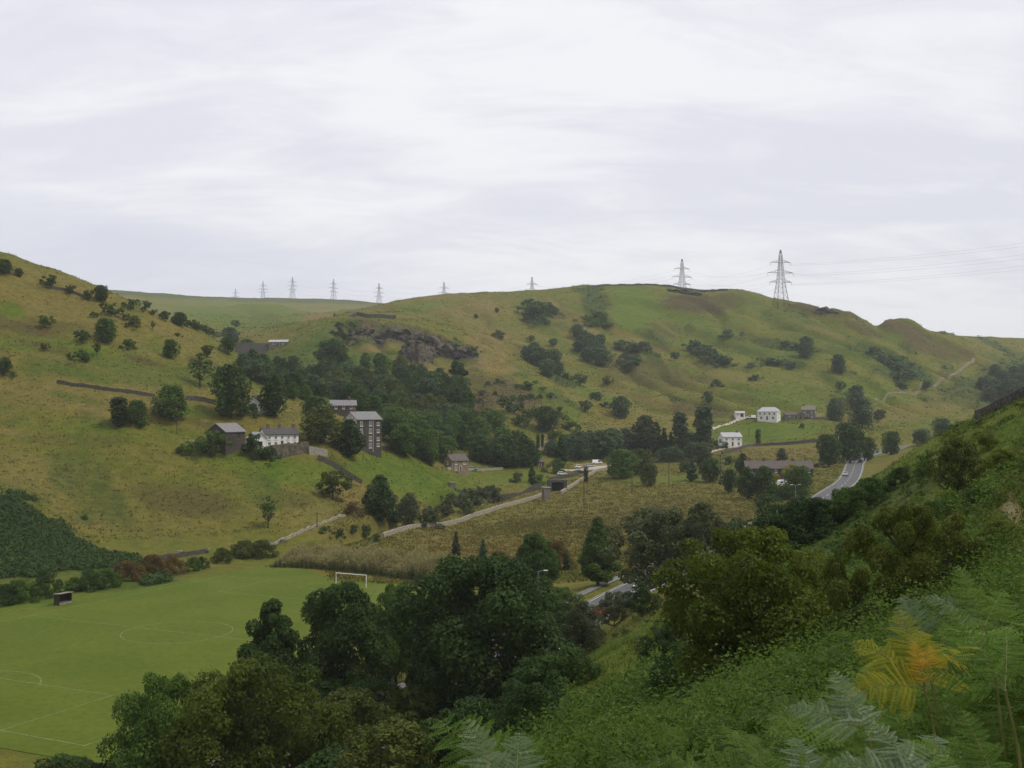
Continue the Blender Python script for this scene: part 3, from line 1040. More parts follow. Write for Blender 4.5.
T('bush', 178, 337, 5, 'tiny dark gorse bush in pale grass near the hill edge', L_DARK)
T('broad', 170, 358, 19, 'solitary dark round tree on the slope above the field wall')
T('haw', 4, 375, 18, 'dark thorn tree cut by the left frame edge halfway up the hill', L_DARK)
T('bush', 12, 377, 6, 'low dark bush beside the thorn tree at the left edge', L_DARK)
T('column', 119, 426, 29, 'dark columnar yew standing in the grass above the moss slope', L_DARK, wide=1.9)
T('broad', 136, 424, 24, 'dark bushy tree just right of the columnar yew', wide=.95)
T('bush', 143, 428, 9, 'low green shrub at the foot of the pair of dark trees', L_MID)
T('broad', 171, 421, 36, 'big dark green tree in front of the long field wall', L_MID, wide=1.05)
T('sparse', 200, 387, 34, 'tall open crowned tree up the slope behind the big double tree', L_MID, wide=1.3)
T('haw', 207, 357, 12, 'pale small tree near the crest above the open crowned tree', L_OLIVE)
T('broad', 231, 418, 54, 'huge dark spreading tree behind the barn roof', wide=.80)
T('bush', 250, 416, 14, 'dark shrub under the right side of the huge tree', L_DARK)
T('oval', 274, 417, 44, 'tall dark tree between the huge tree and the white cottage', L_DARK, wide=.9)
T('haw', 146, 310, 9, 'leaning dark thorn, leftmost of the row on the hill edge', L_DARK)
T('bush', 153, 315, 6, 'small dark bush second in the row on the hill edge', L_DARK)
T('haw', 165, 321, 10, 'dark flat topped thorn in the hill edge row', L_DARK)
T('broad', 179, 326, 14, 'darkest tall tree of the hill edge row', wide=1.2)
for q, (a_, b_) in enumerate(((190, 328), (197, 330), (205, 333), (212, 337))):
    T('bush', a_, b_, 9, 'dark scrubby bush in the line running down the hill edge to the side valley', L_DARK, group='scrub bushes down the hill edge')
T('haw', 236, 328, 8, 'small round tree by the pale grass knoll in the side valley', L_BLUE)
T('broad', 230, 344, 17, 'bluish green tree in the side valley left of the dark embankment', L_BLUE, wide=1.2)
T('haw', 228, 354, 17, 'dark flat topped tree on the hill edge before the embankment', L_DARK)
T('broad', 247, 358, 19, 'dark rounded tree standing under the left end of the embankment')
T('broad', 330, 366, 26, 'dark clump tree at the foot of the quarry spur', wide=1.5)
T('pine', 457, 393, 32, 'tall dark pine rising above the wood below the quarry', L_DARK, wide=1.1)
# round the barn, cottage and mill
T('haw', 211, 457, 27, 'rounded green tree with grey blossom in front of the barn', L_MID)
T('bush', 190, 452, 12, 'bushy shrub at the left of the barn', L_MID)
T('bush', 181, 454, 9, 'low shrub at the end of the grass left of the barn', L_DARK)
T('bush', 252, 456, 24, 'tall dark shrub between the barn and the cottage wing', L_DARK, wide=.8)
T('bush', 262, 459, 14, 'dark shrub filling the corner below the cottage', L_DARK)
T('bush', 270, 460, 15, 'dark hedge shrub against the left end of the garden wall', L_DARK, wide=.8)
T('oval', 321, 443, 38, 'olive green rounded tree right of the white cottage', L_OLIVE, wide=1.3)
T('oval', 349, 457, 38, 'dark green dense tree covering the left side of the mill', L_DARK, wide=1.35)
T('broad', 314, 418, 22, 'dark tree above the cottage roof on the right', wide=1.4)
T('haw', 333, 499, 28, 'dark hawthorn alone in the grass below the garden wall', L_OLIVE)
T('sparse', 268, 528, 33, 'slim open tree alone on the slope above the field', L_MID, wide=.9)
T('oval', 380, 521, 46, 'tall layered dark tree above the stream', L_DARK, wide=1.1)
T('bush', 392, 526, 24, 'dark bush at the foot of the tall layered tree', L_DARK)
T('oval', 409, 526, 33, 'greyish green tree right of the layered tree by the stream', L_GREY, wide=.9)
T('bush', 430, 527, 22, 'brownish willow bush first along the stream bank', L_GREY, wide=1.0)
T('bush', 352, 515, 14, 'brown low bush left of the layered tree', L_RUST)
for a_, b_, h_ in ((446, 514, 20), (459, 511, 19), (470, 507, 20), (482, 503, 18), (492, 499, 15)):
    T('bush', a_, b_, h_, 'rounded green willow bush in the row along the far stream bank', L_GREY, group='willow bushes along the stream')
for a_, b_, h_ in ((325, 533, 8), (340, 537, 9), (353, 532, 8), (365, 534, 10), (376, 541, 8)):
    T('bush', a_, b_, h_, 'low dark bramble bush between the reeds and the stream wall', L_DARK, group='bramble bushes by the stream')
# main hill, from the left
T('haw', 476, 319, 5, 'tiny dark thorn high on the pale straw slope', L_DARK)
T('haw', 497, 313, 5, 'tiny dark thorn just under the crest of the straw slope', L_DARK)
T('bush', 498, 338, 9, 'dark round bush alone on the pale straw slope', L_DARK)
for a_, b_, h_ in ((531, 310, 12), (539, 318, 16), (546, 313, 12), (540, 324, 10), (534, 316, 12)):
    T('bush', a_, b_, h_, 'dark bush in the high clump under the left part of the crest', L_DARK, group='high bush clump under the crest', wide=1.3)
for a_, b_ in ((586, 321), (593, 326), (601, 324), (608, 328), (597, 318)):
    T('bush', a_, b_, 7, 'low bright green bush in the bracken patch high on the main hill', L_MID, group='bright bushes on the main hill', wide=1.6)
for a_, b_, h_ in ((577, 338, 14), (583, 347, 17), (590, 352, 18), (596, 360, 18), (602, 366, 18), (588, 362, 15), (600, 346, 12), (579, 352, 12)):
    T('broad', a_, b_, h_, 'dark green tree in the slanting copse on the main hill', L_BLUE, group='slanting copse on the main hill', wide=1.15)
for a_, b_, h_ in ((530, 362, 17), (539, 367, 20), (547, 377, 18), (554, 364, 15), (534, 354, 12), (545, 362, 13), (556, 374, 13)):
    T('broad', a_, b_, h_, 'dark green tree in the lower left copse on the main hill', L_BLUE, group='lower left copse on the main hill', wide=1.15)
T('haw', 531, 342, 7, 'little round tree above the lower left copse')
T('haw', 553, 347, 9, 'small round tree right above the lower left copse', L_BLUE)
for a_, b_ in ((622, 349), (632, 351), (642, 350), (627, 362), (637, 364), (630, 369)):
    T('bush', a_, b_, 10, 'bush in the patch of dark scrub halfway up the main hill', L_BLUE, group='scrub patch on the main hill', wide=1.4)
for a_, b_ in ((694, 350), (702, 354), (709, 358), (716, 363), (724, 366)):
    T('bush', a_, b_, 11, 'dark bush in the slanting line of scrub below the two large pylons', L_BLUE, group='scrub line below the pylons', wide=1.4)
T('haw', 675, 361, 9, 'small round tree in the middle of the main hillside', L_GREY)
T('bush', 729, 338, 9, 'dark low bush under the brown patch of the crest', L_BLUE, wide=1.7)
T('bush', 717, 387, 9, 'dark scrub bush low on the main hill above the poplars', L_BLUE)
T('haw', 708, 403, 12, 'small tree straight above the pair of poplars', L_BLUE)
T('haw', 607, 385, 9, 'lone thorn tree on the olive slope', L_OLIVE)
T('broad', 621, 417, 21, 'dark rounded tree alone low on the main hill', L_BLUE)
T('haw', 586, 412, 12, 'small dark round tree left of the lone rounded tree', L_BLUE)
T('bush', 597, 399, 8, 'dark bush upslope of the small round tree', L_DARK, wide=1.5)
T('bush', 606, 407, 6, 'lower dark bush on the green ridge', L_DARK, wide=1.5)
T('bush', 528, 389, 9, 'wide dark bush on the brown heath slope', L_DARK, wide=1.5)
T('bush', 567, 379, 7, 'small dark bush above the bracken slope', L_DARK)
T('haw', 580, 386, 12, 'pale round tree at the edge of the bracken slope', L_GREY)
T('broad', 806, 358, 22, 'tall dark tree alone high on the right of the main hill', L_BLUE, wide=.85)
T('broad', 839, 373, 19, 'dark round tree right of and below the tall lone one', L_BLUE)
T('haw', 840, 390, 9, 'little dark tree above the three trees by the stone house', L_BLUE)
T('broad', 857, 406, 21, 'upper of the dark trees right of the stone house', L_BLUE, wide=1.0)
T('broad', 835, 421, 23, 'dark tree beside the stone house', L_BLUE, wide=1.0)
T('broad', 862, 428, 30, 'largest dark tree right of the stone house', L_BLUE, wide=.95)
T('haw', 879, 422, 13, 'small dark tree right of the largest one near the stone house', L_BLUE)
T('haw', 926, 390, 9, 'small dark tree standing on the hill path', L_BLUE)
for a_, b_, h_ in ((882, 362, 9), (893, 365, 10), (900, 371, 9), (899, 381, 11), (907, 377, 9), (874, 354, 8), (903, 389, 9)):
    T('bush', a_, b_, h_, 'dark bush in the scrub above the hill path', L_BLUE, group='scrub above the hill path', wide=1.5)
for a_, b_, h_ in ((778, 365, 6), (790, 367, 6), (770, 363, 6), (797, 349, 6), (785, 346, 6), (808, 352, 5), (752, 368, 6), (756, 380, 6)):
    T('bush', a_, b_, h_, 'low dark gorse bush on the right half of the main hill', L_BLUE, group='gorse on the main hill', wide=1.8)
for a_, b_, h_ in ((985, 392, 16), (996, 397, 18), (1008, 399, 20), (1018, 393, 20), (1003, 386, 16), (1022, 400, 18), (990, 402, 14), (1014, 380, 14), (1025, 378, 14), (995, 376, 12)):
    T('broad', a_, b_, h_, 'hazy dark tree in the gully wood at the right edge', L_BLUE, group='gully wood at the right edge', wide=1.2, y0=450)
# scrub and trees on the lower slope
T('bush', 510, 414, 17, 'dark rounded bush on the heath slope above the car park', L_DARK)
T('broad', 546, 431, 25, 'dark rounded tree in the scrub up the slope from the car park')
T('broad', 495, 430, 20, 'dark tree low in the scrub left of the rounded one', L_MID, wide=1.2)
T('bush', 521, 426, 13, 'dark scrub bush between the two slope trees', L_DARK)
for a_, b_, h_ in ((503, 440, 14), (478, 430, 12), (465, 425, 12), (535, 416, 9), (555, 440, 10), (570, 430, 10), (515, 441, 12), (487, 416, 9), (560, 420, 8), (530, 400, 7)):
    T('bush', a_, b_, h_, 'green bush in the scrub on the slope above the brown house', L_MID, group='scrub above the brown house', wide=1.4)
T('column', 538, 448, 14, 'slim dark cypress, left one of the pair on the slope', L_DARK, wide=.9)
T('column', 542.5, 447, 13, 'slim dark cypress, right one of the pair on the slope', L_DARK, wide=.8)
for a_, b_, h_ in ((505, 467, 32), (513, 467, 28), (523, 467, 32), (496, 466, 28), (487, 464, 26), (479, 462, 28), (530, 466, 22)):
    T('oval', a_, b_, h_, 'dark tree in the row right of the brown house', L_DARK, group='row right of the brown house', wide=1.2)
T('cone', 561, 467, 30, 'dark conifer at the left side of the car park', L_DARK, wide=1.7)
T('broad', 580, 459, 28, 'big dark round tree behind the car park', L_BLUE, wide=1.1)
T('bush', 557, 473, 15, 'bright green round bush beside the car park', L_MID)
T('cone', 532, 484, 20, 'green conifer standing in the meadow by the channel', L_MID, wide=1.4)
T('bush', 540, 484, 10, 'green shrub at the foot of the meadow conifer', L_MID)
T('bush', 516, 482, 11, 'brownish bush left of the meadow conifer', L_GREY)
T('column', 586, 482, 15, 'small dark cypress beside the path wall', L_DARK, wide=1.0)
T('broad', 621, 478, 29, 'large round green tree right of the car park', L_MID, wide=1.2)
T('broad', 640, 474, 25, 'olive round tree tucked behind the large round green one', L_OLIVE, wide=1.0)
T('broad', 649, 486, 23, 'pale green round bush tree at the edge of the rough meadow', L_OLIVE, wide=.9)
for a_, b_, h_ in ((600, 458, 28), (611, 456, 28), (625, 452, 24), (568, 452, 18), (637, 453, 18), (590, 446, 16), (552, 456, 16)):
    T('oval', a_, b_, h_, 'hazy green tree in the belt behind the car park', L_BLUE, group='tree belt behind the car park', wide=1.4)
T('oval', 646, 455, 40, 'pale birch left of the dark conifers', L_GREY, wide=1.1)
for a_, b_, h_ in ((657, 455, 33), (664, 456, 28), (671, 456, 24)):
    T('cone', a_, b_, h_, 'dark pointed conifer in the group left of the poplars', L_DARK, group='conifers left of the poplars', wide=1.2)
T('poplar', 680, 456, 44, 'tall hazy poplar left of the poplar pair', L_BLUE, wide=1.5)
T('poplar', 700.5, 457, 50, 'tall dark poplar, left one of the close pair', L_BLUE, wide=1.0)
T('poplar', 707, 457, 53, 'tallest dark poplar, right one of the close pair', L_BLUE, wide=1.0)
for a_, b_, h_ in ((690, 456, 24), (694, 460, 18), (674, 462, 16), (664, 462, 14)):
    T('broad', a_, b_, h_, 'dark bushy tree filling in under the poplars', L_BLUE, group='bushy trees under the poplars', wide=1.2)
T('oval', 702, 466, 24, 'grey green rounded tree in front of the poplars', L_GREY, wide=1.3)
T('bush', 685, 472, 12, 'dark bush at the meadow edge in front of the rounded tree', L_DARK)
T('broad', 710, 482, 24, 'dark round tree by the telegraph pole in the rough meadow', L_DARK)
T('cone', 692, 481, 22, 'dark shaggy conifer left of the telegraph pole', L_BLUE, wide=1.7)
T('broad', 729, 493, 24, 'small green tree at the left end of the terrace gardens', L_DARK, wide=.8)
T('oval', 747, 499, 32, 'tall dark green tree in front of the terrace', L_DARK, wide=.95)
T('oval', 743, 477, 24, 'dark tree at the left gable of the terrace', L_DARK, wide=.9)
T('broad', 764, 498, 32, 'broad dark tree before the middle of the terrace', L_DARK, wide=.8)
T('bush', 732, 464, 9, 'small round shrub on the brown bank below the white house', L_BLUE)
T('bush', 727, 464, 7, 'lower shrub beside the small round one on the brown bank', L_BLUE)
for a_, b_, h_ in ((774, 499, 17), (781, 500, 17), (788, 501, 17), (795, 500, 16)):
    T('bush', a_, b_, h_, 'dark clipped hedge bush in front of the white caravan', L_DARK, group='hedge before the caravan', wide=.8)
T('bush', 792, 480, 17, 'yellow green shrub behind the caravan', L_YELL)
T('broad', 800, 496, 30, 'bright green bushy tree at the bend of the road', L_MID, wide=.9)
T('oval', 782, 464, 16, 'greyish tree behind the terrace roof', L_GREY, wide=1.1)
T('bush', 766, 507, 14, 'small round shrub out in the meadow below the terrace', L_DARK)
T('broad', 829, 467, 33, 'dark tree left of the tallest one above the road bend', L_DARK, wide=.85)
T('broad', 850, 463, 41, 'tallest dark tree above the road bend', L_DARK, wide=.85)
T('broad', 868, 461, 24, 'smaller dark tree right of the tallest one by the road', L_DARK, wide=.8)
T('broad', 891, 455, 24, 'dark round tree alone right of the road', L_DARK, wide=1.0, y0=300)
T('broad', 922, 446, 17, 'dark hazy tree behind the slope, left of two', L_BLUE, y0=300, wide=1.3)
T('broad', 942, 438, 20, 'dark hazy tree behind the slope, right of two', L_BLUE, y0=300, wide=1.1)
T('column', 758, 445, 16, 'dark clipped cypress alone in the bright field', L_DARK, wide=1.1)
T('bush', 724, 446, 9, 'dark garden shrub at the left of the lower white house', L_DARK)
T('bush', 716, 448, 9, 'dark bush between the poplars and the lower white house', L_DARK)
T('bush', 802, 428, 5, 'small dark bush in the bright field near the stone house', L_DARK)


def inside(px, py, poly):
    c = False
    for (x0, y0), (x1, y1) in zip(poly, poly[1:] + poly[:1]):
        if (y0 > py) != (y1 > py) and px < (x1 - x0) * (py - y0) / (y1 - y0) + x0:
            c = not c
    return c


def wood(poly, count, gap, kinds, hm, label, group, seed, y0=200, wide=1.15, leaves=(None,)):
    rg = random.Random(seed)
    xs, ys = [p[0] for p in poly], [p[1] for p in poly]
    got = []
    for _ in range(count * 40):
        if len(got) >= count:
            break
        a, b = rg.uniform(min(xs), max(xs)), rg.uniform(min(ys), max(ys))
        if inside(a, b, poly) and all(math.hypot(a - c, (b - e) * 1.6) > gap for c, e in got):
            got.append((a, b))
            k = rg.choice(kinds)
            nm, cat = KN[k]
            plant(k, at(a, b, y0), rg.uniform(*hm), nm, label, cat, leaf=rg.choice(leaves), wide=wide * rg.uniform(.85, 1.15), group=group)


BO = ['broad', 'oval']
wood([(225, 366), (262, 366), (300, 368), (335, 366), (330, 396), (300, 402), (268, 392), (240, 378)], 26, 9, BO, (6, 9), 'green tree in the side valley wood between the embankment and the cottage', 'side valley wood', 5,
     leaves=(L_MID, L_DARK, L_BLUE, L_MID))
wood([(335, 368), (380, 366), (420, 378), (460, 395), (470, 412), (440, 412), (400, 404), (350, 402), (330, 392)], 34, 10, BO, (8, 13), 'dark tree in the wood below the quarry spur', 'wood below the quarry', 6,
     leaves=(L_DARK, L_BLUE, L_MID, L_OLIVE))
wood([(330, 400), (395, 406), (440, 414), (470, 425), (480, 445), (470, 452), (445, 448), (420, 440), (390, 432), (386, 424), (350, 415)], 30, 11, BO, (9, 13), 'dark green tree in the wood behind the mill', 'wood behind the mill', 7,
     leaves=(L_DARK, L_MID, L_MID, L_OLIVE, L_BLUE))
wood([(388, 436), (420, 442), (446, 452), (446, 468), (430, 466), (405, 457), (390, 448)], 13, 9, BO, (10, 13), 'dark tree in the clump between the mill and the brown house', 'clump right of the mill', 8, leaves=(L_DARK, L_MID, L_MID))
wood([(338, 325), (352, 322), (360, 335), (335, 346), (322, 346)], 10, 6, ['bush'], (3, 5), 'dark bush on the left flank of the quarry spur', 'bushes on the quarry flank', 9, y0=450, leaves=(L_DARK, L_BLUE))
wood([(375, 333), (410, 336), (470, 350), (482, 358), (440, 350), (400, 345)], 14, 6, ['bush'], (2.5, 4.5), 'grey green bush among the quarry rocks', 'bushes among the quarry rocks', 10, y0=450, leaves=(L_BLUE, L_GREY, L_DARK))
wood([(455, 385), (500, 380), (560, 400), (560, 418), (520, 412), (470, 402)], 16, 9, ['bush', 'haw'], (2.5, 4.5), 'heath bush on the brown slope right of the tall pine', 'heath bushes by the pine', 11, y0=350, leaves=(L_OLIVE, L_DARK, L_GREY))

# ------------------------------------------------------------------ trees in the valley before the rough meadow
def big(kind, px, py, Yd, hpx, name, label, cat='tree', **kw):
    x, y, z = P(px, py, Yd)
    z = h1(x, y)
    return plant(kind, (x, y, z), hpx * Yd / FPX, name, label, cat, **kw)


big('bigmid', 534, 592, 205, 68, 'broadleaf_tree', 'bright green round tree behind the largest dark tree, left of the road', wide=.95, var=0)
big('bigmid', 598, 594, 212, 68, 'broadleaf_tree', 'broad pyramid shaped green tree on the verge left of the road', wide=1.0, var=1)
big('airy', 660, 613, 165, 88, 'ash_tree', 'large airy grey green tree standing right of the road', wide=1.1, var=0)
big('airy', 700, 600, 160, 70, 'ash_tree', 'airy grey tree behind the large thorn, right of the road gap', wide=.8, var=1)
big('airy', 583, 655, 128, 55, 'willow_bush', 'grey willow bush right beside the largest dark tree', 'bush', var=1, wide=.9)
big('airy', 614, 626, 145, 38, 'willow_bush', 'small grey willow covering the near edge of the road', 'bush', var=0, wide=1.0)
big('airy', 642, 630, 132, 34, 'willow_bush', 'low dark willow at the foot of the large airy tree', 'bush', var=1, leaf=L_DARK, wide=1.1)
big('bigbush', 555, 566, 240, 30, 'bush', 'rust brown bush between the round tree and the pyramid shaped tree', 'bush', leaf=L_RUST, wide=.8)
big('bigbush', 500, 566, 238, 22, 'bush', 'rust brown bush at the right end of the reeds', 'bush', leaf=L_RUST, wide=1.0)
T('cone', 567, 570, 20, 'small dark conifer behind the rust brown bush', L_BLUE, wide=1.3)
T('cone', 456, 562, 30, 'small grey green tree in the meadow at the end of the reeds', L_GREY, wide=1.1)
T('cone', 483, 564, 24, 'low pointed bush right of the small meadow tree', L_BLUE, wide=1.3)
T('bush', 500, 572, 18, 'green bush left of the bright green round tree', L_MID)
T('bush', 738, 537, 20, 'dark shrub at the near corner of the rough meadow', L_DARK)
T('bush', 760, 530, 15, 'grey shrub right of the dark one at the meadow corner', L_GREY)
T('bush', 720, 546, 18, 'green shrub left of the dark one at the meadow corner', L_MID)
big('bigdark', 486, 716, 120, 166, 'sycamore_tree', 'largest dark sycamore in the centre foreground', wide=1.02, var=0)
big('bigdark', 273, 700, 126, 122, 'sycamore_tree', 'dark ragged tree at the left edge of the foreground belt, against the field', var=1, wide=.84)
big('bigdark', 345, 692, 128, 124, 'sycamore_tree', 'dark twin topped tree in the foreground belt below the goal', var=2, wide=.76)
big('bigdark', 396, 672, 140, 98, 'sycamore_tree', 'dark tree just right of the goal in the foreground belt', var=2, wide=.62, leaf=L_MID)
big('bigdark', 430, 700, 126, 96, 'sycamore_tree', 'dark tree half hidden at the left of the largest sycamore', var=1, wide=.85)
big('bigdark', 452, 650, 150, 104, 'sycamore_tree', 'lighter tree top showing over the left shoulder of the largest sycamore', var=1, wide=1.1, leaf=L_MID)
big('bighaw', 168, 782, 92, 144, 'broadleaf_tree', 'olive green tree at the bottom left before the field', leaf=L_MID, wide=.7, var=0)
big('bighaw', 258, 790, 90, 168, 'broadleaf_tree', 'lit green tree at the bottom, right of the olive one', wide=.85, var=0)
big('bigbush', 95, 800, 92, 60, 'bush', 'dark bush in the bottom left corner', 'bush', wide=1.2)
big('bigbush', 215, 800, 88, 70, 'bush', 'dark undergrowth bush between the two bottom left trees', 'bush', wide=1.1)
big('bigbush', 395, 775, 78, 82, 'bush', 'brownish olive thicket left of the lower fern fronds', 'bush', leaf=L_OLIVE, wide=1.1)
big('bigbush', 330, 785, 82, 74, 'bush', 'dark thicket under the twin topped tree', 'bush', wide=1.1)
big('bigbush', 468, 775, 78, 66, 'bush', 'dark thicket under the largest sycamore', 'bush', wide=1.0)
big('bigbush', 535, 745, 70, 50, 'bush', 'dark thicket right below the largest sycamore', 'bush', wide=1.0)
# near right slope
def bigs(kind, px, py, hpx, name, label, cat='tree', y0=22, **kw):
    b_ = ground_at(px, py, y0, 400)
    return plant(kind, b_, hpx * b_[1] / FPX, name, label, cat, **kw)


bigs('bighaw', 750, 686, 158, 'hawthorn_tree', 'large hawthorn with sunlit top on the near slope', var=0, wide=.92)
bigs('bighaw', 914, 640, 134, 'hawthorn_tree', 'wide low spreading hawthorn behind the ferns', var=1, wide=.66)
bigs('bighaw', 958, 494, 56, 'thorn_tree', 'small open thorn tree with bare twigs high on the near slope', var=2, wide=.95)
bigs('bigbush', 800, 541, 42, 'bush', 'dark shrub lowest in the slanting row below the road', 'bush', wide=1.0)
for a_, b_, h_, lb in ((786, 548, 46, 'dark shrub left of the slanting row, over the hidden road'), (771, 560, 50, 'dark shrub just right of the large hawthorn top, over the hidden road'), (757, 570, 36, 'dark shrub behind the large hawthorn top'),
                       (813, 537, 42, 'dense dark shrub between the lower shrubs of the slanting row')):
    bigs('bigbush', a_, b_, h_, 'bush', lb, 'bush', wide=1.2)
bigs('bigbush', 825, 530, 28, 'bush', 'dark shrub second from the bottom of the slanting row', 'bush', wide=1.0)
bigs('bigbush', 848, 519, 34, 'bush', 'dark shrub in the middle of the slanting row', 'bush', wide=1.0, leaf=L_MID)
bigs('bigbush', 872, 504, 28, 'bush', 'green shrub above the middle of the slanting row', 'bush', wide=1.1, leaf=L_MID)
bigs('bigbush', 900, 484, 18, 'bush', 'dark shrub topmost in the slanting row', 'bush', wide=1.0)
bigs('bigbush', 925, 476, 16, 'bush', 'low dark shrub left of the small open thorn tree', 'bush', wide=1.0, leaf=L_MID)
bigs('bigbush', 1004, 472, 24, 'bush', 'low green shrub at the right edge under the skyline wall', 'bush', leaf=L_FRESH, wide=1.2)
bigs('bigbush', 985, 450, 18, 'bush', 'low pale green shrub under the skyline wall', 'bush', leaf=L_FRESH, wide=1.3)
bigs('bigbush', 668, 662, 40, 'bush', 'dark shrub between the grass bank and the large hawthorn', 'bush', wide=.9)
bigs('bigbush', 696, 688, 50, 'bush', 'dark shrub at the foot of the large hawthorn', 'bush', wide=1.0)
bigs('bigbush', 838, 640, 62, 'bush', 'dark shrub between the two hawthorns', 'bush', wide=.9, leaf=L_DARK)
bigs('bigbush', 800, 655, 50, 'bush', 'shaded shrub under the right side of the large hawthorn', 'bush', wide=1.0)
bigs('bigbush', 965, 600, 60, 'bush', 'olive shrub under the right side of the wide hawthorn', 'bush', wide=.9, leaf=L_OLIVE)
for a_, b_, h_, w_, lf, lb in ((345, 748, 60, 1.2, L_OLIVE, 'olive bush covering the road under the twin topped tree'), (562, 640, 40, 1.0, L_DARK, 'dark bush on the verge beside the largest sycamore'), (560, 612, 26, 1.2, L_MID, 'green bush by the footway left of the pyramid shaped tree'), (300, 742, 46, 1.2, L_DARK, 'dark bush under the dark ragged tree beside the road'), (262, 726, 40, 1.2, L_DARK, 'dark bush hiding the road left of the twin topped tree'),
                               (150, 772, 40, 1.3, L_DARK, 'dark bush under the olive green bottom left tree'), (60, 790, 34, 1.4, L_DARK, 'low dark bush along the near touchline corner'),
                               (372, 722, 46, 1.2, L_DARK, 'dark bush between the twin topped tree and the largest sycamore'), (330, 716, 40, 1.2, L_DARK, 'dark bush at the foot of the twin topped tree'),
                               (415, 735, 50, 1.1, L_OLIVE, 'olive bush at the left foot of the largest sycamore'), (215, 745, 38, 1.3, L_DARK, 'dark bush beside the road at the near touchline'),
                               (570, 690, 44, 1.0, L_DARK, 'dark bush at the right foot of the largest sycamore'), (540, 705, 50, 1.0, L_DARK, 'dark bush under the right side of the largest sycamore')):
    x_, y_, z_ = ground_at(a_, b_, 45, 200)
    plant('bigbush', (x_, y_, z_), h_ * y_ / FPX, 'bush', lb, 'bush', leaf=lf, wide=w_)

for a_, b_, h_, w_, lf in ((585, 745, 26, 1.2, L_MID), (640, 722, 26, 1.3, L_MID), (668, 700, 26, 1.2, L_DARK), (612, 768, 34, 1.2, L_MID), (664, 748, 34, 1.2, L_FRESH), (752, 720, 30, 1.2, L_DARK), (790, 700, 30, 1.2, L_MID),
                           (640, 775, 40, 1.2, L_DARK), (778, 742, 40, 1.2, L_MID), (725, 700, 24, 1.2, L_MID), (735, 765, 34, 1.2, L_FRESH), (612, 700, 20, 1.3, L_FRESH), (822, 668, 26, 1.2, L_MID), (850, 560, 20, 1.4, L_MID),
                           (940, 520, 22, 1.4, L_MID), (1000, 545, 26, 1.3, L_FRESH), (890, 522, 16, 1.5, L_FRESH), (985, 505, 18, 1.5, L_DARK)):
    x_, y_, z_ = ground_at(a_, b_, 12, 200)
    plant('bigbush', (x_, y_, z_), h_ * y_ / FPX, 'bush', 'low green bush in the scrub of the near slope', 'bush', leaf=lf, wide=w_, group='low bushes in the near slope scrub')
# ------------------------------------------------------------------ field, road, paths, water
M_MOWN = bpy.data.materials.new('mown_grass')
M_MOWN.use_nodes = True
n = N(M_MOWN.node_tree)
o = n.new('ShaderNodeOutputMaterial')
b = n.new('ShaderNodeBsdfPrincipled')
b.inputs['Roughness'].default_value = 0.9
b.inputs['Specular IOR Level'].default_value = 0.12
tcn = n.new('ShaderNodeTexCoord').outputs['Object']
c = n.mix(n.ramp(n.noise(tcn, 0.06, 5, 0.6, .5), 0.35, 0.65), (0.070, 0.100, 0.008), (0.088, 0.114, 0.012))
c = n.mix(n.ramp(n.noise(tcn, 0.9, 5, 0.7), 0.3, 0.7), n.mix(1.0, c, (0.84, 0.86, 0.8), 'MULTIPLY'), n.mix(1.0, c, (1.12, 1.1, 1.1), 'MULTIPLY'))
n.link(n.mix(n.math('MULTIPLY', n.ramp(n.noise(tcn, 0.22, 4, 0.6), 0.55, 0.75), 0.35), c, (0.10, 0.105, 0.026)), b.inputs['Base Color'])
n.link(b.outputs[0], o.inputs[0])


def fld(u, v, z=0.0):
    q = PC + PA * u + PN * v
    return (q[0], q[1], z)


mb = MB()
outl = [fld(-PL - 4, -PW - 7), fld(-PL + 40, -PW - 7), fld(PL - 20, -PW - 6), fld(PL + 3, -PW - 5), fld(PL + 5, -10), fld(PL + 8, 10), fld(PL + 16, 24), fld(PL + 13, PW + 1),
        fld(PL - 20, PW + 4), fld(10, PW + 4), fld(-20, PW + 5), fld(-PL - 5, PW + 5), fld(-PL - 5, 0)]
mb.add([(p[0], p[1], 0.07) for p in outl] + [(p[0], p[1], -0.4) for p in outl],
       [tuple(range(len(outl)))] + [(i, i + len(outl), (i + 1) % len(outl) + len(outl), (i + 1) % len(outl)) for i in range(len(outl))])
mb.build('playing_field', M_MOWN, kind='structure')

M_LINE = mat('worn_line_paint', (0.20, 0.24, 0.12), 0.9, scale=1.3, rgb2=(0.10, 0.135, 0.035))
mb = MB()
def line(a, c, w=0.13):
    a, c = np.array(a), np.array(c)
    t = (c - a) / np.linalg.norm(c - a)
    s_ = np.array((-t[1], t[0])) * w / 2
    q = [a + s_ - t * w / 2, a - s_ - t * w / 2, c - s_ + t * w / 2, c + s_ + t * w / 2]
    mb.add([fld(p[0], p[1], 0.074 + 0.0015 * (len(mb.f) % 3)) for p in q], [(0, 1, 2, 3)])
def arc(cu, cv, r, a0, a1, k=40):
    for i in range(k):
        t0, t1 = a0 + (a1 - a0) * i / k, a0 + (a1 - a0) * (i + 1) / k
        line((cu + r * cos(t0), cv + r * sin(t0)), (cu + r * cos(t1), cv + r * sin(t1)))
for s_ in (-1, 1):
    line((-PL, s_ * PW), (PL, s_ * PW))
    line((s_ * PL, -PW), (s_ * PL, PW))
    for d_, hw in ((16.5, 20.16), (5.5, 9.16)):
        e = s_ * (PL - d_)
        line((e, -hw), (e, hw))
        line((e, -hw), (s_ * PL, -hw))
        line((e, hw), (s_ * PL, hw))
    a0 = math.acos(5.5 / 9.15)
    arc(s_ * (PL - 11), 0, 9.15, (pi - a0) if s_ > 0 else -a0, (pi + a0) if s_ > 0 else a0, 16)
line((0, -PW), (0, PW))
arc(0, 0, 8.7, 0, 2 * pi, 60)
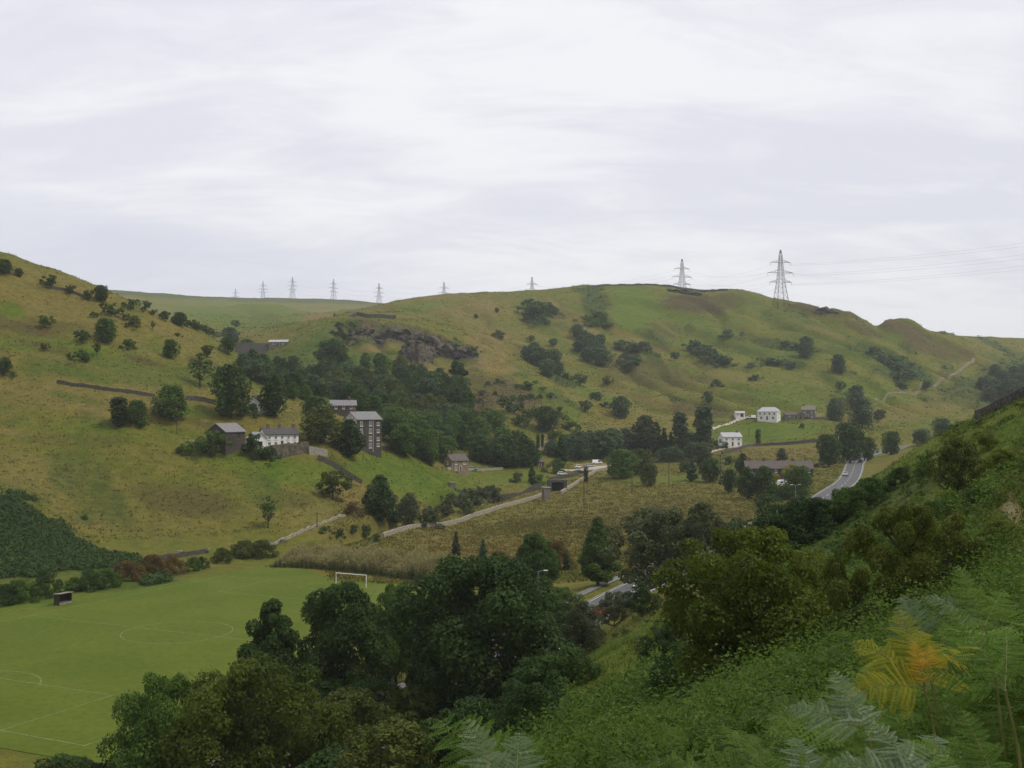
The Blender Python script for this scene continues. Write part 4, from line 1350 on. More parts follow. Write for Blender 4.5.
mb.build('field_markings', M_LINE, kind='structure')

M_ASPH = mat('asphalt', (0.100, 0.100, 0.106), 0.85, scale=0.6, rgb2=(0.075, 0.075, 0.08))
M_PAINT = mat('road_paint', (0.72, 0.72, 0.69), 0.7, scale=2.0, rgb2=(0.50, 0.50, 0.48))
M_PAVE = mat('footway', (0.17, 0.165, 0.16), 0.9, scale=1.0, rgb2=(0.125, 0.12, 0.115))
M_KERB = mat('kerb_stone', (0.30, 0.29, 0.27), 0.9, scale=2.0, rgb2=(0.22, 0.21, 0.20))
M_GRAVEL = mat('gravel_track', (0.40, 0.37, 0.32), 0.95, scale=1.0, rgb2=(0.30, 0.27, 0.22))
M_DIRT = mat('dirt_path', (0.17, 0.14, 0.09), 0.95, scale=.3, rgb2=(0.10, 0.095, 0.045))
M_WATER = mat('stream_water', (0.012, 0.016, 0.012), 0.12, scale=0.4, rgb2=(0.02, 0.024, 0.014), spec=0.5, bump=0.05)

rt = np.gradient(ROAD[:, :2], axis=0)
rt /= np.linalg.norm(rt, axis=1)[:, None]
rn = np.stack((-rt[:, 1], rt[:, 0]), 1)
def ribbon(name, line3, offs, material, lift, cut=None, kind='structure'):
    """ribbon between two sideways offsets from the road centre line"""
    V, F, k = [], [], 0
    for i in range(len(line3)):
        for o_ in offs:
            q = line3[i, :2] + rn[i] * o_
            V.append((q[0], q[1], line3[i, 2] + lift))
    w = len(offs)
    for i in range(len(line3) - 1):
        if cut and not cut(i):
            continue
        for j in range(w - 1):
            F.append((i * w + j, i * w + j + 1, (i + 1) * w + j + 1, (i + 1) * w + j)[::-1])
    return link(name, mesh_np(name, V, F, material), kind=kind)
ribbon('road', ROAD, (-RW, 0, RW), M_ASPH, 0.06)
mk = MB()
for i in range(len(ROAD) - 1):
    for o_, hw, ok in ((0, 0.07, i % 2 == 0), (-RW + .35, 0.06, True), (RW - .35, 0.06, True)):
        if ok:
            vs = []
            for k, s_ in ((i, -1), (i, 1), (i + 1, 1), (i + 1, -1)):
                q = ROAD[k, :2] + rn[k] * (o_ + s_ * hw)
                vs.append((q[0], q[1], ROAD[k, 2] + 0.066))
            mk.add(vs, [(3, 2, 1, 0)])
mk.build('road_markings', M_PAINT, kind='structure')
kb = MB()
for i in range(len(ROAD) - 1):
    for s_ in (-1, 1):
        vs = []
        for z in (-0.1, 0.16):
            for k, e in ((i, RW), (i, RW + .16), (i + 1, RW + .16), (i + 1, RW)):
                q = ROAD[k, :2] + rn[k] * s_ * e
                vs.append((q[0], q[1], ROAD[k, 2] + z))
        kb.add(vs, [(4, 5, 6, 7), (0, 1, 5, 4), (2, 3, 7, 6), (1, 2, 6, 5), (3, 0, 4, 7)])
kb.build('kerb', M_KERB, kind='structure')
ribbon('pavement', ROAD, (RW + 2.6, RW + 4.4), M_PAVE, 0.16, cut=lambda i: ROAD[i, 1] < 330)


def px_line(pts, y0=150, step=3.0):
    g = [at(a_, b_, y0) for a_, b_ in pts]
    return smooth_line(g, step)


strip('driveway', px_line([(706, 431), (722, 425.5), (737, 420.5), (750, 417.5), (757, 417)], 300), 1.5, M_GRAVEL, 0.12)
strip('hill_path', px_line([(848, 411), (866, 406), (884, 400), (903, 393), (922, 385.5), (940, 380), (955, 374), (964, 367), (974, 358)], 500), 1.2, M_DIRT, 0.25)
strip('lane', px_line([(556, 470), (572, 470.5), (590, 469), (604, 467), (618, 466)], 300), 3.2, M_GRAVEL, 0.12)
strip('farm_track', px_line([(700, 455), (730, 447.5), (745, 447), (757, 445.5), (772, 445)], 300), 1.4, M_GRAVEL, 0.12)
strip('brown_path', px_line([(535, 452), (541, 447), (549, 442), (552, 436), (546, 430)], 300), 1.5, M_DIRT, 0.15)
# stream
V, F = [], []
tt = np.gradient(CANAL[:, :2], axis=0)
tt /= np.linalg.norm(tt, axis=1)[:, None]
for i in range(len(CANAL)):
    for o_ in (-3.6, 3.6):
        V.append((CANAL[i, 0] - tt[i, 1] * o_, CANAL[i, 1] + tt[i, 0] * o_, CANAL[i, 2] - .55))
for i in range(len(CANAL) - 1):
    F.append((2 * i + 1, 2 * i, 2 * i + 2, 2 * i + 3))
link('water', mesh_np('water', V, F, M_WATER), kind='structure')

# ------------------------------------------------------------------ walls
M_STONE = mat('dry_stone', (0.105, 0.095, 0.082), 0.95, scale=2.2, rgb2=(0.042, 0.039, 0.036), bump=0.8)
M_PALEST = mat('pale_stone', (0.33, 0.30, 0.24), 0.95, scale=1.6, rgb2=(0.20, 0.18, 0.14), bump=0.6)
M_GARDST = mat('garden_stone', (0.145, 0.118, 0.085), 0.95, scale=0.9, rgb2=(0.048, 0.044, 0.040), bump=0.8)


def wall(pts, h, label, material=None, y0=150, thick=0.55, name='dry_stone_wall', rough=.2, group=None, Ys=None):
    if Ys is None:
        g = [at(a_, b_, y0) for a_, b_ in pts]
    else:
        g = []
        for (a_, _), Yd in zip(pts, Ys):
            x = (a_ - 512) / FPX * Yd
            g.append((x, Yd, h1(x, Yd)))
    ln = smooth_line(g, 1.3 if g[0][1] < 500 else 4)
    z = H(ln[:, 0], ln[:, 1])
    t = np.gradient(ln[:, :2], axis=0)
    t /= np.linalg.norm(t, axis=1)[:, None] + 1e-9
    mbw = MB()
    rg = random.Random(len(pts) * 31 + int(h * 100) + int(pts[0][0]))
    vs = []
    for i in range(len(ln)):
        nx, ny = -t[i, 1], t[i, 0]
        hh = h * (1 + rg.uniform(-rough, rough * .5))
        for o_, zz_ in ((-thick / 2, -0.7), (-thick / 2 * .75, hh), (thick / 2 * .75, hh * rg.uniform(.96, 1.02)), (thick / 2, -0.7)):
            vs.append((ln[i, 0] + nx * o_, ln[i, 1] + ny * o_, z[i] + zz_))
    fs = []
    for i in range(len(ln) - 1):
        for j in range(3):
            fs.append((4 * i + j, 4 * i + j + 1, 4 * i + 5 + j, 4 * i + 4 + j)[::-1])
    fs += [(0, 1, 2, 3), tuple(4 * (len(ln) - 1) + j for j in (3, 2, 1, 0))]
    mbw.add(vs, fs)
    return mbw.build(name, material or M_STONE, label=label, cat='wall', group=group)


wall([(57, 383), (85, 387), (110, 391), (135, 394), (155, 397)], 1.15, 'dark dry stone wall across the left hillside ending at the big green tree')
wall([(186, 400), (200, 401), (214, 404)], 1.6, 'short dark stone wall between the big green tree and the huge dark tree')
wall([(46, 288), (60, 290), (75, 294), (90, 301)], 1.2, 'dark wall near the skyline linking the thorn trees on the left hill')
wall([(318, 460), (330, 465), (345, 474), (362, 484)], 1.6, 'dark stone wall running down the bright green brow below the mill')
wall([(345, 516), (330, 521), (312, 528), (290, 538), (270, 546)], 0.9, 'pale tumbled stone wall slanting down to the far end of the field', M_PALEST, rough=.5)
wall([(334, 316.6), (352, 317), (370, 317.4), (396, 318.6)], 2.6, 'straight dark wall along the top of the quarry spur', y0=450, thick=1)
wall([(976, 420), (990, 412), (1005, 406), (1024, 397), (1060, 380)], 1.1, 'dark dry stone wall on the skyline of the near slope at the right edge', Ys=(126, 123, 121, 118, 114))
wall([(722, 454), (740, 449.5), (755, 446.5), (790, 444.5), (828, 441.5)], 1.6, 'dark wall along the bottom of the bright field below the white houses', y0=300, thick=.8)
wall([(783, 418.5), (800, 418.5), (815, 419.5), (836, 419)], 1.5, 'dark wall in front of the stone house on the far side of the valley', y0=300, thick=.8)
wall([(806, 470), (818, 465.5), (833, 461.5), (850, 459), (866, 457.5)], 1.3, 'dark roadside wall running under the three tall trees by the road bend', y0=300)
wall([(150, 562), (168, 559), (188, 556), (208, 553)], 1.3, 'low grey stone wall at the far left corner of the field', y0=200)
wall([(594, 287.3), (625, 285.3), (652, 285.2), (690, 290), (703, 292), (728, 290.5)], 1.8, 'thin dark wall along the crest of the main hill', y0=600, thick=1.0, rough=.5)
wall([(383, 537), (420, 528.5), (450, 522), (480, 515), (510, 508), (530, 504), (549, 499.5)], 1.25, 'pale coped wall beside the stream along the near edge of the meadow', M_PALEST, y0=200, thick=.9, rough=.04, Ys=(296, 318, 336, 355, 378, 392, 410))
wall([(561, 494), (572, 487), (583, 480), (596, 472), (606, 470)], 1.2, 'pale stone path wall climbing from the culvert to the car park', M_PALEST, y0=250, thick=1.0, rough=.05)
wall([(549, 482), (560, 479), (572, 477), (578, 475)], 1.7, 'dark stone wall between the culvert and the car park', y0=250)
wall([(455, 488), (470, 490), (483, 491), (500, 492), (520, 494), (541, 497)], 2.3, 'long dark stone channel wall left of the square stone pillar', y0=250, thick=.8, rough=.04, Ys=(394, 400, 405, 410, 416, 422))
wall([(640, 463), (670, 462.5), (700, 462.5)], 0.9, 'low dark wall at the foot of the brown bank behind the rough meadow', y0=300)
wall([(447, 469), (470, 470.5), (503, 469)], 1.0, 'pale low wall in front of the brown stone house', M_PALEST, y0=250)
wall([(372, 449), (384, 449.5), (395, 450)], 1.5, 'short stone terrace wall at the right foot of the mill', y0=250)


def retaining(px0, py0, px1, py1, ztop0, ztop1, label, material, thick=1.2, ends=None):
    p, q = ends if ends else (np.array(at(px0, py0)), np.array(at(px1, py1)))
    m_ = MB()
    d_ = (q - p)[:2]
    d_ = d_ / np.linalg.norm(d_)
    nn = np.array((-d_[1], d_[0])) * thick
    vs = []
    k = 9
    rg = random.Random(3)
    for i in range(k + 1):
        c_ = p + (q - p) * i / k
        zt = ztop0 + (ztop1 - ztop0) * i / k + rg.uniform(-.15, .15)
        vs += [(c_[0], c_[1], c_[2] - 1), (c_[0] + nn[0] * .15, c_[1] + nn[1] * .15, zt), (c_[0] + nn[0], c_[1] + nn[1], zt), (c_[0] + nn[0], c_[1] + nn[1], c_[2] - 1)]
    fs = []
    for i in range(k):
        for j in range(3):
            fs.append((4 * i + j, 4 * i + j + 1, 4 * i + 5 + j, 4 * i + 4 + j)[::-1])
    fs += [(0, 1, 2, 3), tuple(4 * k + j for j in (3, 2, 1, 0))]
    m_.add(vs, fs)
    return m_.build('retaining_wall', material, label=label, cat='wall')


g0, g1_ = at(273, 460), at(309, 453)
retaining(273, 460, 309, 453, g0[2] + 4.6, g1_[2] + 3.7, 'tall mossy stone retaining wall holding up the white cottage garden', M_GARDST)
g0, g1_ = at(309.5, 455), at(328, 457)
retaining(309.5, 455, 328, 457, g0[2] + 2.9, g1_[2] + 2.4, 'lower pale stone wall continuing right of the cottage retaining wall', M_PALEST)
g0, g1_ = [(lambda x_, y_: np.array((x_, y_, h1(x_, y_))))((a_ - 512) / FPX * y_, y_) for a_, y_ in ((236, 672), (297, 690))]
retaining(0, 0, 0, 0, P(240, 342.5, 672)[2], P(297, 344, 690)[2], 'long dark stone embankment wall across the side valley', M_STONE, 3, (g0, g1_))

# ------------------------------------------------------------------ buildings
M_WHITE = mat('white_render', (0.78, 0.77, 0.74), 0.85, scale=0.8, rgb2=(0.66, 0.64, 0.60))
M_MILL = mat('mill_stone', (0.085, 0.072, 0.062), 0.95, scale=1.8, rgb2=(0.048, 0.043, 0.040), bump=.4)
M_TAN = mat('tan_stone', (0.27, 0.21, 0.145), 0.95, scale=1.5, rgb2=(0.16, 0.125, 0.09), bump=.4)
M_GREYST = mat('grey_stone', (0.21, 0.185, 0.15), 0.95, scale=1.2, rgb2=(0.12, 0.11, 0.095), bump=.4)
M_BARN = mat('barn_boards', (0.085, 0.068, 0.058), 0.95, scale=1.2, rgb2=(0.055, 0.046, 0.042))
M_SLATE = mat('grey_slate', (0.20, 0.195, 0.20), 0.7, scale=1.6, rgb2=(0.145, 0.14, 0.145), bump=.3)
M_DSLATE = mat('dark_slate', (0.075, 0.07, 0.072), 0.75, scale=1.6, rgb2=(0.05, 0.047, 0.048), bump=.3)
M_BSLATE = mat('brown_slate', (0.120, 0.095, 0.085), 0.8, scale=1.4, rgb2=(0.08, 0.066, 0.06), bump=.3)
M_PSLATE = mat('pale_roof', (0.40, 0.40, 0.42), 0.7, scale=1.2, rgb2=(0.31, 0.31, 0.33))
M_PANE = mat('window_glass', (0.02, 0.024, 0.03), 0.12, scale=3, rgb2=(0.03, 0.034, 0.04), spec=.6)
M_FRAME = mat('white_window_frame', (0.80, 0.80, 0.78), 0.5, scale=4, rgb2=(0.72, 0.72, 0.70))
M_DOOR = mat('dark_door', (0.05, 0.055, 0.045), 0.5, scale=3, rgb2=(0.035, 0.04, 0.035))
M_BRICK = mat('chimney_brick', (0.17, 0.115, 0.085), 0.9, scale=4, rgb2=(0.10, 0.075, 0.06))
M_POT = mat('chimney_pot', (0.33, 0.2, 0.12), 0.85, scale=5, rgb2=(0.25, 0.15, 0.09))


def gable_block(m_, cx, cy, L, D, eave, ridge, rz=0.0, base=-4.0, hip=0.0):
    """walls of a gabled block; ridge along local x"""
    cr, sr = cos(rz), sin(rz)
    def w(x, y, z):
        return (cx + x * cr - y * sr, cy + x * sr + y * cr, z)
    l, h = L / 2, D / 2
    if hip:
        vs = [w(-l, -h, base), w(l, -h, base), w(l, h, base), w(-l, h, base), w(-l, -h, eave), w(l, -h, eave), w(l, h, eave), w(-l, h, eave)]
        m_.add(vs, [(0, 1, 5, 4), (1, 2, 6, 5), (2, 3, 7, 6), (3, 0, 4, 7), (4, 5, 6, 7), (3, 2, 1, 0)])
    else:
        vs = [w(-l, -h, base), w(l, -h, base), w(l, h, base), w(-l, h, base), w(-l, -h, eave), w(l, -h, eave), w(l, h, eave), w(-l, h, eave), w(-l, 0, ridge), w(l, 0, ridge)]
        m_.add(vs, [(0, 1, 5, 4), (2, 3, 7, 6), (1, 2, 6, 9, 5), (3, 0, 4, 8, 7), (4, 5, 9, 8), (6, 7, 8, 9), (3, 2, 1, 0)])


def roof_block(m_, cx, cy, L, D, eave, ridge, rz=0.0, hip=0.0, ov=0.35, th=0.22):
    cr, sr = cos(rz), sin(rz)
    def w(x, y, z):
        return (cx + x * cr - y * sr, cy + x * sr + y * cr, z)
    l, h = L / 2 + ov, D / 2 + ov
    k = (ridge - eave) / (D / 2)
    ze = eave - ov * k
    rl = l - hip * D / 2
    top = [w(-l, -h, ze + th), w(l, -h, ze + th), w(rl, 0, ridge + th), w(-rl, 0, ridge + th), w(l, h, ze + th), w(-l, h, ze + th)]
    bot = [w(-l, -h, ze + .02), w(l, -h, ze + .02), w(rl, 0, ridge + .02), w(-rl, 0, ridge + .02), w(l, h, ze + .02), w(-l, h, ze + .02)]
    fs = [(0, 1, 2, 3), (3, 2, 4, 5), (9, 8, 7, 6), (11, 10, 8, 9), (0, 6, 7, 1), (4, 10, 11, 5)]
    fs += [(1, 7, 8, 2), (2, 8, 10, 4), (0, 3, 9, 6), (3, 5, 11, 9)]
    if hip:
        fs += [(1, 4, 2), (0, 3, 5)]
    m_.add(top + bot, fs)


def opening(root, side, L, D, u, z, w, h, kind='window', cx=0, cy=0, frame=None, sill=True):
    """a window (frame, pane, sill) or a door on one side of a block centred on cx, cy"""
    def tr(a, out, zz):
        if side == 'f':
            return (cx + a, cy - D / 2 - out, zz)
        if side == 'b':
            return (cx - a, cy + D / 2 + out, zz)
        if side == 'r':
            return (cx + L / 2 + out, cy + a, zz)
        return (cx - L / 2 - out, cy - a, zz)
    alongx = side in 'fb'
    def bx(m_, a, out, zz, wa, t, hh, mi=0):
        m_.box(tr(a, out, zz), (wa, t, hh) if alongx else (t, wa, hh), mi)
    if kind == 'window':
        m_ = MB()
        t = 0.09
        for a in (-w / 2 + t / 2, w / 2 - t / 2, 0):
            bx(m_, u + a, 0.03, z, t if a else .07, .12, h)
        for a in (-h / 2 - t / 2, h / 2 + t / 2):
            bx(m_, u, 0.03, z + a, w, .118, t)
        if sill:
            bx(m_, u, 0.09, z - h / 2 - t - .07, w + .3, .24, .13)
        f_ = m_.build('window', frame or M_FRAME, root)
        p_ = MB()
        bx(p_, u, 0.005, z, w - .05, .06, h - .04)
        p_.build('pane', M_PANE, f_)
    else:
        m_ = MB()
        for a in (-w / 2, w / 2):
            bx(m_, u + a, .03, z, .14, .14, h)
        bx(m_, u, .03, z + h / 2 + .07, w + .14, .138, .14)
        bx(m_, u, .01, z, w - .14, .07, h, 1)
        m_.build('door', [frame or M_FRAME, M_DOOR], root)


def chimney(root, x, y, z0, z1, w=0.8, pots=2, d=0.6):
    m_ = MB()
    m_.box((x, y, (z0 + z1) / 2), (w, d, z1 - z0))
    m_.box((x, y, z1 + .06), (w + .16, d + .16, .12))
    c_ = m_.build('chimney', M_BRICK, root)
    for i in range(pots):
        p_ = MB()
        xx = x + (i - (pots - 1) / 2) * .4
        p_.bar((xx, y, z1 + .12), (xx, y, z1 + .6), .15, .12, 0, 8)
        p_.build('chimney_pot', M_POT, c_)


def house(name, label, px, py, rz, L, D, eave, ridge, wm, rm, wins=(), doors=(), chims=(), hip=0.0, y0=150, cat='house', frame=None, loc=None):
    b_ = loc or at(px, py, y0)
    root = thing(name, label, cat, b_, radians(rz))
    m_ = MB()
    gable_block(m_, 0, 0, L, D, eave, ridge, hip=hip)
    m_.build('wall', wm, root)
    r_ = MB()
    roof_block(r_, 0, 0, L, D, eave, ridge, hip=hip)
    roof = r_.build('roof', rm, root)
    for s_, u, z, w, h in wins:
        opening(root, s_, L, D, u, z, w, h, frame=frame)
    for s_, u, w, h in doors:
        opening(root, s_, L, D, u, h / 2 + .1, w, h, 'door', frame=frame)
    for x, y in chims:
        zr = ridge - abs(y) / (D / 2) * (ridge - eave)
        chimney(roof, x, y, zr - .4, ridge + 1.1)
    return root


# barn
house('barn', 'dark stone barn with a pale grey roof left of the white cottage', 226, 446, 58, 8.0, 8.2, 4.5, 6.9, M_BARN, M_SLATE,
      wins=[('f', 1.5, 3.6, .9, .9)], doors=[('f', -1.6, 2.2, 2.8)], cat='barn', frame=M_DOOR)
# cottage with wing
ct_b = at(279, 447)
wd = []
for i in range(5):
    wd.append(('f', -4.2 + i * 2.1, 3.3, .85, .95))
    if i != 2:
        wd.append(('f', -4.2 + i * 2.1, 1.3, .95, 1.1))
cot = house('white_cottage', 'long white cottage with a dark slate roof above the retaining wall', 279, 447, 33, 11.0, 6.2, 4.3, 6.2, M_WHITE, M_DSLATE, wins=wd + [('l', 0, 3.7, .8, 1)],
            doors=[('f', 0, 1.0, 2.1)], chims=[(-3.6, 0), (0.3, 0), (4.9, 0)], loc=(ct_b[0] - 1, ct_b[1] + 4, ct_b[2] - .3))
m_ = MB()
gable_block(m_, -7.6, -1.0, 6.4, 4.2, 3.2, 4.9, radians(90))
m_.build('wing', M_WHITE, cot)
m_ = MB()
roof_block(m_, -7.6, -1.0, 6.4, 4.2, 3.2, 4.9, radians(90))
m_.build('roof', M_PSLATE, cot)
m_ = MB()
m_.box((-7.6, -4.25, 1.5), (1.6, .12, 1.6))
f_ = m_.build('window', M_FRAME, cot)
m_ = MB()
m_.box((-7.6, -4.33, 1.5), (1.35, .05, 1.35))
m_.build('pane', M_PANE, f_)
# small white gable behind
house('white_cottage', 'small white gabled cottage glimpsed between two huge dark trees above the barn', 256, 412, 84, 5, 4.4, 3.2, 5.4, M_WHITE, M_DSLATE, wins=[('l', -.8, 1.5, .7, .9), ('l', .8, 1.5, .7, .9)])
# mill
mw = []
for col, (u, ww, rows) in enumerate(((-3.2, 1.0, (9.5, 6.9, 3.6)), (.5, 1.05, (9.6, 7.0, 4.3, 1.8)), (3.7, .95, (9.4, 6.9, 4.1, 2.0)))):
    for z in rows:
        mw.append(('f', u, z, ww, 1.55 if col != 2 else 1.0))
mill = house('mill', 'tall dark stone mill of four storeys with a pale left gable', 362, 449, 40, 10.2, 8.6, 11.0, 13.6, M_MILL, M_SLATE, wins=mw, chims=[(-3.6, 0.0)], hip=0.0, cat='mill', loc=(lambda b_: (b_[0], b_[1] + 4, b_[2] - .6))(at(361, 449)))
m_ = MB()
l, h = 5.16, 4.28
m_.add([(-l, -h, -1), (-l, h, -1), (-l, h, 10.95), (-l, 0, 13.5), (-l, -h, 10.95), (-l + .05, -h, -1), (-l + .05, h, -1), (-l + .05, h, 10.95), (-l + .05, 0, 13.5), (-l + .05, -h, 10.95)],
       [(4, 3, 2, 1, 0), (5, 6, 7, 8, 9)] + [(i, (i + 1) % 5, 5 + (i + 1) % 5, 5 + i) for i in range(5)])
m_.build('gable_render', mat('pale_render', (0.50, 0.49, 0.47), .9, scale=.7, rgb2=(0.40, 0.39, 0.37)), mill)
m_ = MB()
m_.bar((1.6, -4.42, -.5), (1.6, -4.42, 10.8), .06, k=6)
m_.build('drainpipe', M_FRAME, mill)
house('stone_house', 'dark stone house with a grey roof behind the mill', 343, 421, 12, 10, 7.5, 4.6, 6.6, M_MILL, M_SLATE, wins=[('f', -3, 3.9, 1, 1.2), ('f', 0, 3.9, 1, 1.2), ('f', 3, 3.9, 1, 1.2)], chims=[(2.5, 0)],
      loc=(lambda b_: (b_[0], b_[1], b_[2] - .8))(at(343, 415)))
house('stone_house', 'brown stone house with a gable at the end of the wood', 456, 471, 38, 8.0, 5.6, 4.3, 6.6, M_TAN, M_BSLATE, wins=[('f', -2, 3.3, .9, 1), ('f', 2, 3.3, .9, 1), ('l', 0, 3.3, .9, 1), ('f', -2, 1.2, .9, 1.1)], doors=[('f', .3, 1, 2)], chims=[(-3.4, 0)])
house('white_house', 'lower white house with a pale roof left of the clipped cypress', 730, 446, 12, 10.5, 7, 4.9, 7.0, M_WHITE, M_PSLATE,
      wins=[('f', -3.4, 3.6, 1.1, 1.1), ('f', 0, 3.6, 1.1, 1.1), ('f', 3.4, 3.6, 1.1, 1.1), ('f', -3.4, 1.3, 1.2, 1.3), ('f', 3.4, 1.3, 1.2, 1.3), ('r', 0, 3.6, 1, 1)], doors=[('f', 0, 1.1, 2.1)], chims=[(3.8, 0)], y0=300)
house('white_house', 'upper white farmhouse with a hipped grey roof at the end of the drive', 769, 420, -28, 11.5, 8.5, 5.0, 7.4, M_WHITE, M_PSLATE,
      wins=[('f', -4.2, 3.7, 1.1, 1.2), ('f', -1.4, 3.7, 1.1, 1.2), ('f', 1.4, 3.7, 1.1, 1.2), ('f', 4.2, 3.7, 1.1, 1.2), ('r', -2, 3.7, 1.1, 1.2), ('r', 2, 3.7, 1.1, 1.2), ('f', -3.5, 1.3, 1.3, 1.3), ('f', 3.5, 1.3, 1.3, 1.3), ('r', 0, 1.3, 1.3, 1.3)],
      doors=[('f', 0, 1.1, 2.1)], hip=0.55, y0=300)
house('garage', 'small white garage at the top of the pale drive', 739.5, 417, 5, 5.4, 4.5, 2.4, 3.3, M_WHITE, M_PSLATE, doors=[('f', .8, 2.2, 2.0)], wins=[('f', -1.7, 1.4, .9, .9)], cat='garage', y0=300)
house('stone_house', 'grey stone farmhouse beside dark trees, right of the white farmhouse', 809, 418, -22, 7.6, 6.6, 4.9, 7.2, M_GREYST, M_GREYST, wins=[('f', -2, 3.6, .9, 1), ('f', 2, 3.6, .9, 1), ('r', 0, 3.6, .9, 1), ('f', 2, 1.3, 1, 1.1)],
      doors=[('f', -.6, 1, 2)], chims=[(-2.9, 0)], y0=300)
house('outbuilding', 'long low dark outbuilding between the white farmhouse and the stone house', 793, 418, -3, 10, 4.5, 2.0, 3.2, M_GREYST, M_BSLATE, wins=[('f', -2.5, 1.1, .8, .7)], doors=[('f', 1.5, 1.6, 1.7)], cat='outbuilding', y0=300)
ter = house('terrace_row', 'long brown roofed terrace of cottages behind the dark garden trees', 778, 478, -4, 26, 7, 4.0, 6.7, M_BARN, M_BSLATE,
            wins=[('f', -11 + i * 3.2, 3.0, .9, 1.0) for i in range(8)], doors=[('f', -9.4 + i * 6.4, .95, 1.9) for i in range(4)], chims=[(-11.2, 0), (-5.6, 0), (0, 0), (5.6, 0)], y0=300, cat='terrace')
house('shed', 'small dark timber shed left of the car park', 539, 466, 20, 3.6, 2.8, 1.9, 2.6, M_BARN, M_BSLATE, doors=[('f', 0, 1, 1.7)], wins=[('r', 0, 1.3, .6, .6)], cat='shed', y0=250)
house('long_shed', 'low shed with a bright pale roof on the side valley embankment', 279, 345.5, -4, 12, 4, 2.2, 3.4, M_GREYST, M_PSLATE, wins=[('f', -3, 1.2, .9, .8), ('f', 3, 1.2, .9, .8)], doors=[('f', 0, 1.4, 1.8)], cat='shed', y0=500)


def pillar(px, py, w, h, label, name='stone_pillar', cat='pillar'):
    b_ = at(px, py, 250)
    t = thing(name, label, cat, b_, radians(20))
    m_ = MB()
    m_.box((0, 0, h / 2 - .5), (w, w, h + 1))
    m_.build('shaft', M_GREYST, t)
    m_ = MB()
    m_.box((0, 0, h + .12), (w + .4, w + .4, .24))
    m_.build('cap', M_PALEST, t)


pillar(546, 500, 2.4, 4.4, 'square stone pillar with a pale cap at the end of the channel wall')
pillar(452, 488, 2.0, 2.0, 'short stone pier with a pale cap at the left end of the channel wall')
# culvert
b_ = at(557, 491, 250)
cv = thing('culvert', 'dark stone culvert mouth between the pillar and the path wall', 'culvert', b_, radians(12))
for xx in (-3.0, 3.0):
    m_ = MB()
    m_.box((xx, 0, 1.2), (1.2, 3, 4.4))
    m_.build('abutment', M_STONE, cv)
m_ = MB()
m_.box((0, 0, 3.85), (7.2, 3.02, .9))
m_.build('lintel', M_STONE, cv)
m_ = MB()
m_.box((0, 1.3, 1.2), (4.8, .3, 4.39))
m_.build('shade_backing', mat('culvert_shade', (.03, .028, .026), .8, scale=2, rgb2=(.018, .017, .016)), cv)  # near black: the shade inside the opening is put into this panel's colour

# ------------------------------------------------------------------ goal, dugout, slabs
M_GOAL = mat('goal_paint', (0.82, 0.82, 0.80), 0.4, scale=3, rgb2=(0.74, 0.74, 0.72))
gx, gy, _ = fld(PL, 0)
goal = thing('football_goal', 'white football goal at the far end of the field', 'goal', (gx, gy, 0.07), math.atan2(PN[1], PN[0]))
for s_ in (-1, 1):
    m_ = MB()
    m_.bar((s_ * 3.66, 0, -.3), (s_ * 3.66, 0, 2.5), .075, k=8)
    m_.build('post', M_GOAL, goal)
m_ = MB()
m_.bar((-3.74, 0, 2.5), (3.74, 0, 2.5), .075, k=8)
m_.build('crossbar', M_GOAL, goal)
M_WOOD = mat('weathered_timber', (0.27, 0.23, 0.19), 0.9, scale=3, rgb2=(0.17, 0.145, 0.12))
M_WOODD = mat('dark_timber', (0.05, 0.042, 0.036), 0.9, scale=3, rgb2=(0.035, 0.03, 0.026))
dx, dy, _ = P(63, 601, 201)
dg = thing('dugout', 'small timber dugout shelter on the left edge of the field', 'shelter', (dx, dy, 0.05), radians(62))
m_ = MB()
m_.box((0, .75, .95), (2.8, .08, 1.9))
for xx in (-1.36, 1.36):
    m_.box((xx, 0, .95), (.08, 1.42, 1.9))
m_.build('wall', M_WOODD, dg)
m_ = MB()
m_.add([(-1.6, -.95, 2.1), (1.6, -.95, 2.1), (1.6, .95, 1.92), (-1.6, .95, 1.92), (-1.6, -.95, 2.2), (1.6, -.95, 2.2), (1.6, .95, 2.02), (-1.6, .95, 2.02)],
       [(3, 2, 1, 0), (4, 5, 6, 7), (0, 1, 5, 4), (1, 2, 6, 5), (2, 3, 7, 6), (3, 0, 4, 7)])
m_.build('roof', M_WOOD, dg)
m_ = MB()
m_.box((0, .45, .45), (2.6, .4, .08))
m_.build('bench', M_WOOD, dg)
m_ = MB()
m_.box((0, -.72, .3), (2.7, .06, .5))
m_.build('front_board', M_WOOD, dg)
for i, (a_, b2, w_, lb) in enumerate(((206, 553, 1.8, 'pale concrete slab lying on the low wall at the far field corner'), (284, 542.5, 1.5, 'white slab beside the tumbled wall above the reeds'), (180, 555, 1.2, 'small grey block on the low wall left of the pale slab'))):
    b_ = at(a_, b2, 200)
    m_ = MB()
    m_.box((b_[0], b_[1], b_[2] + .9), (w_, .9, .35), rz=.3)
    m_.box((b_[0] - w_ * .2, b_[1], b_[2] + .4), (w_ * .5, .7, .9), rz=.2)
    m_.build('stone_slab', M_PALEST, label=lb, cat='slab')

# ------------------------------------------------------------------ cars and caravan
M_TYRE = mat('tyre_rubber', (0.02, 0.02, 0.02), .8)
M_RIM = mat('wheel_rim', (0.35, 0.35, 0.36), .35, metal=.8)
M_CGLASS = mat('car_glass', (0.015, 0.017, 0.02), .08, spec=.6)
M_LAMPW = mat('headlamp', (0.7, 0.7, 0.68), .2, spec=.6)
M_LAMPR = mat('tail_lamp', (0.4, 0.02, 0.02), .3)


